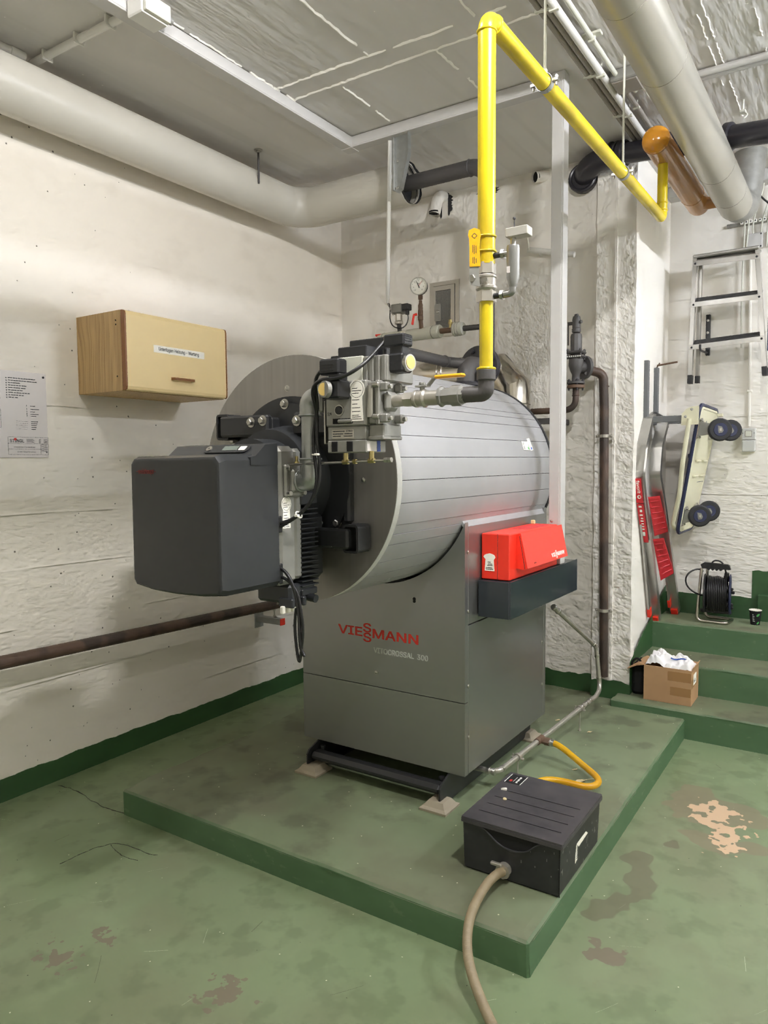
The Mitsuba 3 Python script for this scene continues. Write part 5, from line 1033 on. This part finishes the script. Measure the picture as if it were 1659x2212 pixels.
hkb = thing('wall_hook', 'black steel hook bracket on the alcove wall behind the aluminium ladder', 'bracket')
put(hkb + '__plate', rb((2.398, .845, 2.27), (2.425, .872, 2.54), .003), 'black_plastic', False)
put(hkb + '__arm', tube(fillet([(2.41, .85, 2.285), (2.41, .60, 2.275), (2.41, .59, 2.31)], .02), .007, 10), 'black_plastic', 30)
for z in (2.50, 2.42): put(hkb + '__screw', screw((2.411, .845, z), -Y, .006), 'steel', 30)
# bracket bars on the side wall that carry the ladder and the trolley
hb = thing('storage_bracket', 'pair of dark grey steel bars on the side wall of the steps carrying arms', 'bracket')
for y, zt in ((.245, 2.19), (.497, 2.17)):
    q = put(hb + '__upright', rb((XS - .002, y - .017, 1.80), (XS + .026, y + .017, zt), .002), 'dark_grey_arm', False)
    for z in (2.13, 2.0): put(q + '__screw', screw((XS + .013, y + .017, z), Y, .005), 'steel', 30)
    put(hb + '__arm', rb((XS + .02, y - .016, 1.805), (2.475, y + .016, 1.843), .002), 'dark_grey_arm', False)
wp = thing('wall_peg', 'thin dark steel peg sticking out beside the grey bars', 'peg')
put(wp + '__rod', cat(cyl((XS + .004, .52, 2.17), (XS + .03, .50, 2.20), .004), cyl((XS + .015, .50, 2.185), (2.30, .47, 2.195), .006)), 'rust', 30)

# ---------------------------------------------------------------- aluminium step ladder hanging on the alcove wall
al = thing('aluminium_ladder', 'silver aluminium step ladder hanging high on the alcove wall', 'ladder')
L_ = al + '__'
def bar4(p0, p1, w, t, ref): return tube(np.array([p0, p1], float), 1., prof=[(-t / 2, -w / 2), (t / 2, -w / 2), (t / 2, w / 2), (-t / 2, w / 2)], ref=ref)
lf0, lf1, rf0, rf1 = A(2.350, .62, 2.075), A(2.363, .64, 2.865), A(2.783, .62, 2.098), A(2.722, .64, 2.86)
for p0, p1 in ((lf0, lf1), (rf0, rf1)):
    put(L_ + 'stile', bar4(p0, p1, .024, .048, X), 'ladder_alu', False)
    put(L_ + 'foot', bar4(p0 - U(p1 - p0) * .008, p0 + U(p1 - p0) * .045, .028, .052, X), 'rubber', False)
for p0, p1 in ((lf0 + A(.020, .13, .012), lf1 + A(.022, .06, -.02)), (rf0 + A(-.004, .13, .01), rf1 + A(-.01, .06, -.02))):
    put(L_ + 'rear_stile', bar4(p0, p1, .022, .036, X), 'ladder_alu', False)
    put(L_ + 'foot', bar4(p0 - U(p1 - p0) * .008, p0 + U(p1 - p0) * .04, .026, .04, X), 'rubber', False)
for z, zr in ((2.832, 2.822), (2.572, 2.575), (2.300, 2.318)):
    tl = (z - lf0[2]) / (lf1[2] - lf0[2]); tr = (zr - rf0[2]) / (rf1[2] - rf0[2])
    a, b = lf0 + (lf1 - lf0) * tl, rf0 + (rf1 - rf0) * tr
    a, b = a + A(-.010, -.026, 0), b + A(.010, -.026, 0)
    q = put(L_ + 'step', cat(ring_mesh([np.array([p + A(0, 0, -.018), p + A(0, 0, .012), p + A(0, .070, .050), p + A(0, .070, .044), p + A(0, .006, .004), p + A(0, .006, -.018)]) for p in (a, b)])), 'ladder_alu', False)
    put(q + '__tread', cat(*[ring_mesh([np.array([p + A(0, .006 + i * .016, .015 + i * .0088), p + A(0, .006 + i * .016 - .002, .0185 + i * .0088), p + A(0, .014 + i * .016 - .002, .0229 + i * .0088), p + A(0, .014 + i * .016, .0194 + i * .0088)]) for p in (a + A(.02, 0, 0), b - A(.02, 0, 0))]) for i in range(4)]), 'dull_black' if z < 2.8 else 'ladder_alu', False, kind='stuff')
    for p in (a + A(.014, -.001, -.004), b + A(-.014, -.001, -.004)): put(q + '__rivet', screw(p, -Y, .005), 'dark_print', 30)
put(L_ + 'top_cap', rb((2.352, .60, 2.862), (2.735, .72, 2.882), .006), 'ladder_alu', False)
put(L_ + 'blue_strap', rb((2.792, .61, 2.24), (2.797, .63, 2.44), .001), 'navy', False)

# ---------------------------------------------------------------- folded step ladder with red treads
sl_ = thing('step_ladder', 'folded aluminium step ladder with red plastic treads leaning by the steps', 'ladder')
L_ = sl_ + '__'
LP = [A(2.185, .30, 1.842), A(2.182, .235, 1.825), A(2.180, .10, 1.655), A(2.180, .035, 1.49), A(2.182, .10, 1.325), A(2.183, .305, .964), A(2.184, .523, .522)]
RP = [A(2.236, .41, 1.80), A(2.240, .365, 1.79), A(2.240, .235, 1.655), A(2.240, .195, 1.483), A(2.242, .320, 1.319), A(2.246, .550, .94), A(2.250, .80, .535)]
for i, P in enumerate((LP, RP)):
    q = put(L_ + 'stile', tube(fillet(P, .05, 5), 1., prof=[(-.020, -.032), (.020, -.032), (.020, .032), (-.020, .032)], ref=Y), 'ladder_alu', 30)
    d = U(P[-1] - P[-2]); put(L_ + 'foot', tube(np.array([P[-1] - d * .028, P[-1] + d * .012]), 1., prof=[(-.022, -.035), (.022, -.035), (.022, .035), (-.022, .035)], ref=Y), 'red', False, 'red plastic foot')
    put(q + '__rivet', cat(screw(P[-2] + A(.010, -.01, .0), U(A(1, -.4, .2)), .007)), 'steel', 30)
put(L_ + 'top_bow', tube(fillet([LP[0] + A(0, -.02, -.01), A(2.195, .30, 1.85), A(2.225, .40, 1.828), RP[0] + A(0, -.02, -.01)], .02, 5), 1., prof=[(-.028, -.006), (.028, -.006), (.028, .006), (-.028, .006)], ref=X), 'ladder_alu', 30)
for a, b in ((A(2.170, .13, 1.27), A(2.172, .40, .585)), (A(2.226, .40, 1.25), A(2.228, .72, .60))):
    put(L_ + 'rear_leg', tube(np.array([a, b]), 1., prof=[(-.006, -.02), (.006, -.02), (.006, .02), (-.006, .02)], ref=Y), 'ladder_alu', False)
    d = U(b - a); put(L_ + 'foot', tube(np.array([b - d * .025, b + d * .03]), 1., prof=[(-.009, -.024), (.009, -.024), (.009, .024), (-.009, .024)], ref=Y), 'red', False)
def tread(c00, c01, c11, c10, t):
    c = [A(*v) for v in (c00, c01, c11, c10)]; n_ = U(np.cross(c[1] - c[0], c[3] - c[0])); n_ = n_ if n_[0] > 0 else -n_
    q = put(L_ + 'tread', ring_mesh([np.array([v - n_ * t for v in c]), np.array(c), np.array([np.mean(c, 0) + (v - np.mean(c, 0)) * .94 + n_ * .003 for v in c])]), 'red_tread', False, 'red ribbed plastic tread')
    rib = []
    for i in range(6):
        f = .1 + i * .15; p0 = c[0] + (c[3] - c[0]) * f; p1 = c[1] + (c[2] - c[1]) * f
        rib.append(tube(np.array([p0 + (p1 - p0) * .12, p0 + (p1 - p0) * .88]) + n_ * .003, .004, 6))
    put(q + '__rib', cat(*rib), 'red_tread', 30, kind='stuff')
tread((2.195, .215, 1.338), (2.262, .235, 1.347), (2.275, .430, 1.112), (2.210, .335, 1.088), .012)
tread((2.198, .350, 1.060), (2.262, .365, 1.070), (2.277, .610, .818), (2.212, .520, .776), .012)
sdn = U(LP[4] - LP[3]); sdn = U(A(.002, .17, -.37)); q0_ = A(2.1815, .047, 1.475)
fn2 = U(np.cross(sdn, X))
def on_stile(t):      # middle of the stile's front edge, t metres below the sticker's top
    z = 1.475 - t; P = LP[3:6]
    for a, b in zip(P, P[1:]):
        if a[2] >= z >= b[2]: return a + (b - a) * (a[2] - z) / (a[2] - b[2])
segs = [on_stile(t) for t in (.0, .15)], [on_stile(t) for t in (.152, .40)]
for a, b in segs:
    d2 = U(b - a); n2 = U(np.cross(d2, X))
    put(L_ + 'stile_sticker', ring_mesh([np.array([q4 + n2 * .0315 - X * .0195, q4 + n2 * .0315 + X * .0205, q4 + n2 * .034 + X * .0205, q4 + n2 * .034 - X * .0195]) for q4 in (a, b)]), 'red_sticker', False, 'red sticker with white lettering')
d2 = U(segs[0][1] - segs[0][0]); n2 = U(np.cross(d2, X))
put(L_ + 'sticker_print', cat(text('favorit', .018, segs[0][0] + d2 * .012 + n2 * .0341 - X * .008, d2, X, .085, .0005), plane_mesh(Point(.12, 0).buffer(.012).difference(Point(.12, .002).buffer(.006)), .0005, segs[0][0] + n2 * .0341, d2, X)), 'white_print', False)
d2 = U(segs[1][1] - segs[1][0]); n2 = U(np.cross(d2, X))
put(L_ + 'sticker_print', cat(*[plane_mesh(sbox(a, -.010 + .004 * (i % 2), a + w, .008), .0005, segs[1][0] + n2 * .0341, d2, X) for i, (a, w) in enumerate(((.012, .012), (.04, .018), (.075, .01), (.10, .008), (.12, .008), (.14, .008), (.16, .008), (.18, .01), (.205, .03)))]), 'white_print', False)

# ---------------------------------------------------------------- platform trolley hung up on the bracket
tr = thing('platform_trolley', 'folded cream platform trolley with blue edge and dark wheels hanging on the arms', 'trolley')
R_ = tr + '__'
c = [A(2.487, .228, 1.908), A(2.487, .845, 1.900), A(2.342, .845, 1.105), A(2.342, .372, 1.106)]
c[0] = A(2.487, .235, 1.905); c[3] = A(2.342, .372, 1.106)
pn = U(np.cross(c[1] - c[0], c[3] - c[0])); pn = pn if pn[0] > 0 else -pn
P4 = [Polygon([(0, 0), (1, 0), (1, 1), (0, 1)])]
def quad_ring(s, off, rad=.07):
    """rounded quadrilateral outline, scaled about its middle"""
    m = np.mean(c, 0); out = []
    for i in range(4):
        a, b, d = c[i - 1], c[i], c[(i + 1) % 4]
        for t in np.linspace(0, 1, 6):
            p = b + U(a - b) * rad * (1 - t) ** 2 + U(d - b) * rad * t ** 2
            out.append(m + (p - m) * s + pn * off)
    return np.array(out)
put(R_ + 'platform', ring_mesh([quad_ring(.97, -.010), quad_ring(.975, .006), quad_ring(.95, .010), quad_ring(.93, .004)]), 'cream_metal', 30)
loop = quad_ring(1.0, -.004); loop = np.vstack([loop, loop[:1]])
put(R_ + 'edge_bumper', tube(loop, .011, 10, cap=False), 'navy', 40, 'dark blue rubber edge')
put(R_ + 'top_face', ring_mesh([quad_ring(.965, -.013), quad_ring(.965, -.0105)]), 'navy', False)
for f in (.42, .54): put(R_ + 'rib', cat(*[tube(np.array([c[0] + (c[3] - c[0]) * f + (c[1] - c[0]) * s0_, c[0] + (c[3] - c[0]) * f + (c[1] - c[0]) * s1_]) + pn * .012, .006, 8) for s0_, s1_ in ((.18, .42), (.55, .8))]), 'cream_metal', 30)
for i, (wc3, base_) in enumerate(((A(2.585, .165 + .13, 1.752), (.30, .175)), (A(2.585, .70, 1.760), (.78, .17)), (A(2.462, .41, 1.222), (.22, .86)), (A(2.462, .74, 1.232), (.80, .85)))):
    wa = U(A(-.42, .9, 0))
    k_ = put(R_ + 'wheel', cat(lathe([(.034, -.015), (.060, -.015), (.068, -.010), (.069, 0), (.068, .010), (.060, .015), (.034, .015)], wc3, wa, 36)), 'rubber', 30, 'dark rubber wheel')
    put(k_ + '__hub', cat(cyl(wc3 - wa * .0185, wc3 + wa * .0185, .040, n=24, c=.002)), 'navy', 30)
    put(k_ + '__axle', cyl(wc3 - wa * .026, wc3 + wa * .026, .009, n=14), 'steel', 30)
    bb = c[0] + (c[1] - c[0]) * base_[0] + (c[3] - c[0]) * base_[1]
    up4 = U(c[0] - c[3])
    for s in (-1, 1):
        e = wc3 + wa * s * .023; b0 = A(bb[0], wc3[1], bb[2]) + pn * .012 + Y * s * .026; n2 = wa * .0012
        pts4 = [b0 + up4 * .045, b0 - up4 * .045, e - A(-.008, 0, .018), e + A(.014, 0, -.004), e + A(.004, 0, .018)]
        put(R_ + 'castor_fork', ring_mesh([np.array([q4 - n2 for q4 in pts4]), np.array([q4 + n2 for q4 in pts4])]), 'castgrey', False)
    put(R_ + 'castor_plate', tube(np.array([A(bb[0], wc3[1], bb[2]) + pn * .009 + U(c[0] - c[3]) * .06, A(bb[0], wc3[1], bb[2]) + pn * .009 - U(c[0] - c[3]) * .06]), 1., prof=[(-.002, -.042), (.003, -.042), (.003, .042), (-.002, .042)], ref=Y), 'nickel', False)
    for s in (-1, 1):
        for s2 in (-1, 1): put(R_ + 'castor_bolt', bolt(A(bb[0], wc3[1] + s * .033, bb[2]) + pn * .012 + U(c[0] - c[3]) * .052 * s2, pn, .007, .008), 'steel', 30)
hp_ = [A(2.425, .115, 1.81), A(2.385, .225, 1.58), A(2.345, .40, 1.33), A(2.312, .47, 1.20), A(2.312, .52, 1.14), A(2.325, .62, 1.115), A(2.325, .80, 1.115)]
put(R_ + 'handle', tube(fillet([A(2.430, .20, 1.82), A(2.395, .21, 1.55), A(2.372, .25, 1.36), A(2.320, .33, 1.17), A(2.322, .40, 1.135), A(2.322, .78, 1.135), A(2.33, .83, 1.2), A(2.43, .83, 1.80)], .03, 6), .0135, 16), 'cream_metal', 40)
hg = Polygon([(-.048, -.052), (.045, -.058), (.045, .044), (.01, .046), (-.02, .036), (-.044, .012)]).buffer(.004)
for y in (.215, .83): put(R_ + 'hinge_plate', plane_mesh(hg, .004, (2.432, y, 1.842), U(A(1, 0, .1)), Z), 'cream_metal', 30)
for x, z in ((2.405, 1.832), (2.44, 1.875), (2.43, 1.802)): put(R_ + 'hinge_bolt', screw((x, .2105, z), -Y, .006), 'castgrey', 30)
put(R_ + 'foot_pedal', rb((2.50, .72, 1.852), (2.535, .75, 1.872), .004), 'cream_metal', False)
bb_ = thing('blue_box', 'dark blue box hung on the wall behind the trolley handle', 'box')
put(bb_ + '__body', rb((2.35, .62, 1.42), (2.405, .868, 1.60), .006), 'navy', False)
put(bb_ + '__lid', rb((2.346, .612, 1.585), (2.409, .869, 1.612), .004), 'navy', False)

# ---------------------------------------------------------------- on the steps: cable reel, paper cup, carton
ZT = .508
kr = thing('cable_reel', 'black cable reel in a bent steel tube frame on the top step', 'cable reel')
R2 = kr + '__'
fy = .60
put(R2 + 'stand', tube(fillet([A(2.445, fy + .02, .865), A(2.425, fy, ZT + .012), A(2.605, fy - .005, ZT + .012), A(2.625, fy + .15, ZT + .012), A(2.45, fy + .155, ZT + .012), A(2.46, fy + .15, .865)], .03, 6), .0095, 14), 'stainless', 40, 'bent chrome tube stand')
put(R2 + 'handle', cat(plane_mesh(Polygon([(0, 0), (.165, 0), (.158, .022), (.150, .028), (.012, .034), (-.008, .02)]).buffer(.003), .03, (2.452, fy + .035, .868), X, Z), *[cyl((2.49 + i * .024, fy + .005, .864), (2.49 + i * .024, fy + .035, .864), .009, n=12) for i in range(4)]), 'black_plastic', 30)
rcx = A(2.455, fy + .06, .695); ax = U(A(1, .12, 0))
put(R2 + 'drum', cyl(rcx + ax * .015, rcx + ax * .155, .06, n=30), 'black_plastic', 30)
for t, r in ((.0, .128), (.150, .132)): put(R2 + 'flange', lathe([(r * .2, 0), (r - .01, 0), (r, .004), (r, .010), (r - .012, .014), (r * .2, .014)], rcx + ax * t, ax, 44), 'navy' if t else 'black_plastic', 30)
u_, w_, d_ = frame(ax); hel = []
for layer, rr2 in enumerate((.112, .104)):
    n_t = 11
    for i in range(n_t * 20):
        t = i / (n_t * 20); f = t if layer == 0 else 1 - t
        r_ = rr2 - .018 * (f > .55) * layer - .012 * max(0, f - .5)
        a = i * 2 * np.pi / 20
        hel.append(rcx + ax * (.022 + .118 * f) + (u_ * math.cos(a) + w_ * math.sin(a)) * (r_ + .003 * math.sin(i * .37)))
put(R2 + 'wound_cord', tube(np.array(hel), .0056, 7), 'cable_black', 50, 'wound black cord')
put(R2 + 'cord_end', tube(spline([A(2.45, fy + .05, .84), A(2.40, fy - .0, .85), A(2.36, fy - .03, .80), A(2.365, fy - .03, .755), A(2.42, fy - .01, .70), A(2.45, fy + .02, .685)], 8), .0052, 9), 'cable_black', 40)
put(R2 + 'plug', cat(tube(spline([A(2.50, fy + .03, .885), A(2.535, fy + .035, .918), A(2.565, fy + .04, .905), A(2.585, fy + .045, .855), A(2.595, fy + .05, .83)], 8), .0052, 9), cyl(A(2.594, fy + .048, .84), A(2.588, fy + .055, .785), .014, .018, 16)), 'cable_black', 40)
for i, (z, x) in enumerate(((.745, 2.60), (.72, 2.605), (.645, 2.60), (.62, 2.598))):
    put(R2 + 'socket_flap', cat(cyl(A(x, fy + .0 + .03 * (i % 2), z), A(x + .012, fy + .0 + .03 * (i % 2), z), .018), rb(A(x + .01, fy - .012 + .03 * (i % 2), z - .012), A(x + .04, fy + .012 + .03 * (i % 2), z + .006), .004)), 'black_plastic', 30)
put(R2 + 'crossbar', rb((2.43, fy + .09, .56), (2.62, fy + .11, .585), .004), 'black_plastic', False)
pc = thing('paper_cup', 'black paper cup with green leaves on the top step', 'cup')
pcx = A(2.757, .72, ZT)
put(pc + '__cup', lathe([(.0265, 0), (.0265, .002), (.037, .094)], pcx, Z, 36, cap=False), 'void', 30)
put(pc + '__rim', torus(pcx + Z * .094, Z, .0372, .0019, 36, 8), 'paper', 40, 'white rolled rim')
put(pc + '__lining', cat(lathe([(.001, .004), (.0258, .004), (.0362, .0935)], pcx, Z, 36, cap=False)), 'paper', 30)
def cup_pt(a, h, e=.0006): r = .0265 + (.037 - .0265) * h / .094 + e; return pcx + A(r * math.cos(a), r * math.sin(a), h)
def cup_patch(a0, h0, pts, m, key):
    v = [cup_pt(a0 + x / .033, h0 + y) for x, y in pts]; w = [cup_pt(a0 + x / .033, h0 + y, .0001) for x, y in pts]
    put(key, ring_mesh([np.array(w), np.array(v)]), m, False)
af = math.radians(-82)
for k2, (a, h) in enumerate(((af + .42, .064), (af + .38, .060), (af + .55, .012))):
    cup_patch(a, h, [(-.010, -.006), (.0, -.007), (.008, 0), (.010, .012), (.002, .010), (-.006, .004)] if k2 != 1 else [(-.004, -.002), (.010, .004), (.014, .010), (.004, .009)], 'leaf_green', pc + '__leaf_print')
for i, w in enumerate((.006, .012, .010, .012, .016)): cup_patch(af - .55, .066 - i * .0105, [(0, 0), (w, 0), (w, .0028), (0, .0028)], 'white_print', pc + '__line_print')
bxn = thing('carton', 'open brown cardboard box filled with white cloth on the lowest step', 'box')
Q_ = bxn + '__'
cx0, cx1, cy0_, cy1_, cz = 2.262, 2.528, -.095, .118, .158
ht = .208
put(Q_ + 'base', rb((cx0, cy0_, cz), (cx1, cy1_, cz + .005), .001), 'cardboard', False)
for lo, hi in (((cx0, cy0_, cz), (cx1, cy0_ + .004, cz + ht)), ((cx0, cy1_ - .004, cz), (cx1, cy1_, cz + ht + .004)), ((cx0, cy0_, cz), (cx0 + .004, cy1_, cz + ht)), ((cx1 - .004, cy0_, cz), (cx1, cy1_, cz + ht - .004))):
    put(Q_ + 'side', rb(lo, hi, .0012), 'cardboard', False)
put(Q_ + 'flap', ring_mesh([np.array([(cx0, y, cz + ht), (cx0 - .03, y - .002, cz + ht + .004), (cx0 - .095, y - .01, cz + ht - .035), (cx0 - .096, y - .01, cz + ht - .039), (cx0 - .03, y - .002, cz + ht - .001), (cx0, y, cz + ht - .004)]) for y in (cy0_ + .005, cy1_ - .01)]), 'cardboard', False)
put(Q_ + 'flap', ring_mesh([np.array([(cx1 - .004, y, cz + ht - .006), (cx1 + .006, y, cz + ht + .018), (cx1 + .010, y, cz + ht + .017), (cx1, y, cz + ht - .008)]) for y in (cy0_ + .02, cy1_ - .01)]), 'cardboard', False)
put(Q_ + 'packing_tape', cat(rb((cx0 + .135, cy0_ - .0008, cz + .135), (cx1 - .002, cy0_ + .001, cz + .19), .0002), rb((cx0 + .15, cy0_ - .0008, cz + .05), (cx1 - .002, cy0_ + .001, cz + .10), .0002), rb((cx1 - .001, cy0_ + .002, cz + .10), (cx1 + .0008, cy1_ - .04, cz + .15), .0002)), 'tape', False)
bl = put(Q_ + 'label', rb((cx1 - .0005, cy0_ + .055, cz + .11), (cx1 + .0012, cy0_ + .14, cz + .172), .0002), 'paper', False)
put(bl + '__print', cat(*[rb((cx1 + .001, cy0_ + .065 + i * .009, cz + .122), (cx1 + .0016, cy0_ + .069 + i * .009, cz + .148 - .008 * (i % 3)), 0) for i in range(6)]), 'dark_print', False)
ck = thing('white_cloth', 'crumpled white cleaning cloths stuffed into the brown carton', 'cloth')
gx, gy = np.meshgrid(np.linspace(cx0 + .006, cx1 - .006, 60), np.linspace(cy0_ + .006, cy1_ - .006, 48), indexing='ij')
fz = meshkit.fbm(np.stack([gx * 16, gy * 16, gx * 0], -1), 4, 3); ft = np.abs(meshkit.noise(np.stack([gx * 30 + fz * 3, gy * 26, gx * 0 + 3], -1), 8) - .5)
edge = np.minimum(1, 9 * np.minimum(np.minimum(gx - cx0, cx1 - gx) / .27, np.minimum(gy - cy0_, cy1_ - gy) / .21) + .25)
gz = cz + ht - .03 + edge * (.075 * fz + .03 * ft * 2) + .02 * np.exp(-((gx - cx0 - .06) / .06) ** 2)
vv = np.stack([gx, gy, gz], -1).reshape(-1, 3); idx = np.arange(60 * 48).reshape(60, 48)
ff = np.stack([idx[:-1, :-1], idx[1:, :-1], idx[1:, 1:], idx[:-1, 1:]], -1).reshape(-1, 4)
put(ck + '__folds', trimesh.Trimesh(vv, np.vstack([ff[:, [0, 1, 2]], ff[:, [0, 2, 3]]]), process=False), 'cloth', True)
zi = lambda x, y: cz + ht + .012
put(ck + '__blue_stripe', tube(spline([(2.40, -.03, cz + ht + .045), (2.425, -.02, cz + ht + .036), (2.45, .0, cz + ht + .038), (2.48, .01, cz + ht + .034)], 6), .004, 8), 'blue_print', 40)
dbag = thing('dark_bag', 'dark bag standing between the pillar and the brown carton', 'bag')
m = rb((XS + .02, -.04, .158), (2.252, .12, .355), .02).subdivide_to_size(.02); v = m.vertices.copy(); v += .010 * (meshkit.fbm(v * 18, 3, 5) - .5)[:, None] * A(1, 1, .6); v[:, 2] = np.maximum(v[:, 2], .158)
put(dbag + '__bag', trimesh.Trimesh(v, m.faces, process=False), 'void', 50)
put(dbag + '__handle', tube(spline([(2.19, -.04, .33), (2.19, -.05, .37), (2.215, -.05, .385), (2.235, -.045, .36), (2.235, -.04, .33)], 6), .006, 8), 'void', 40)

# ---------------------------------------------------------------- groups of like things
for pre, g in (('pipe_clamp', 'pipe clamps'), ('ceiling_conduit', 'conduits on the ceiling'), ('wall_cable', 'cables at the alcove wall'), ('wall_box', 'wall boxes under the cable rail'), ('dry_leaf', 'dry leaf scraps on the plinth'),
               ('ceiling_light', 'ceiling lamps'), ('gas_shutoff_valve', 'gas ball valves'), ('pipe_stub', 'cut pipe stubs in the back wall')):
    for k_ in list(labels):
        if '__' not in k_ and (k_ == pre or k_.rsplit('_', 1)[0] == pre): labels[k_]['group'] = g
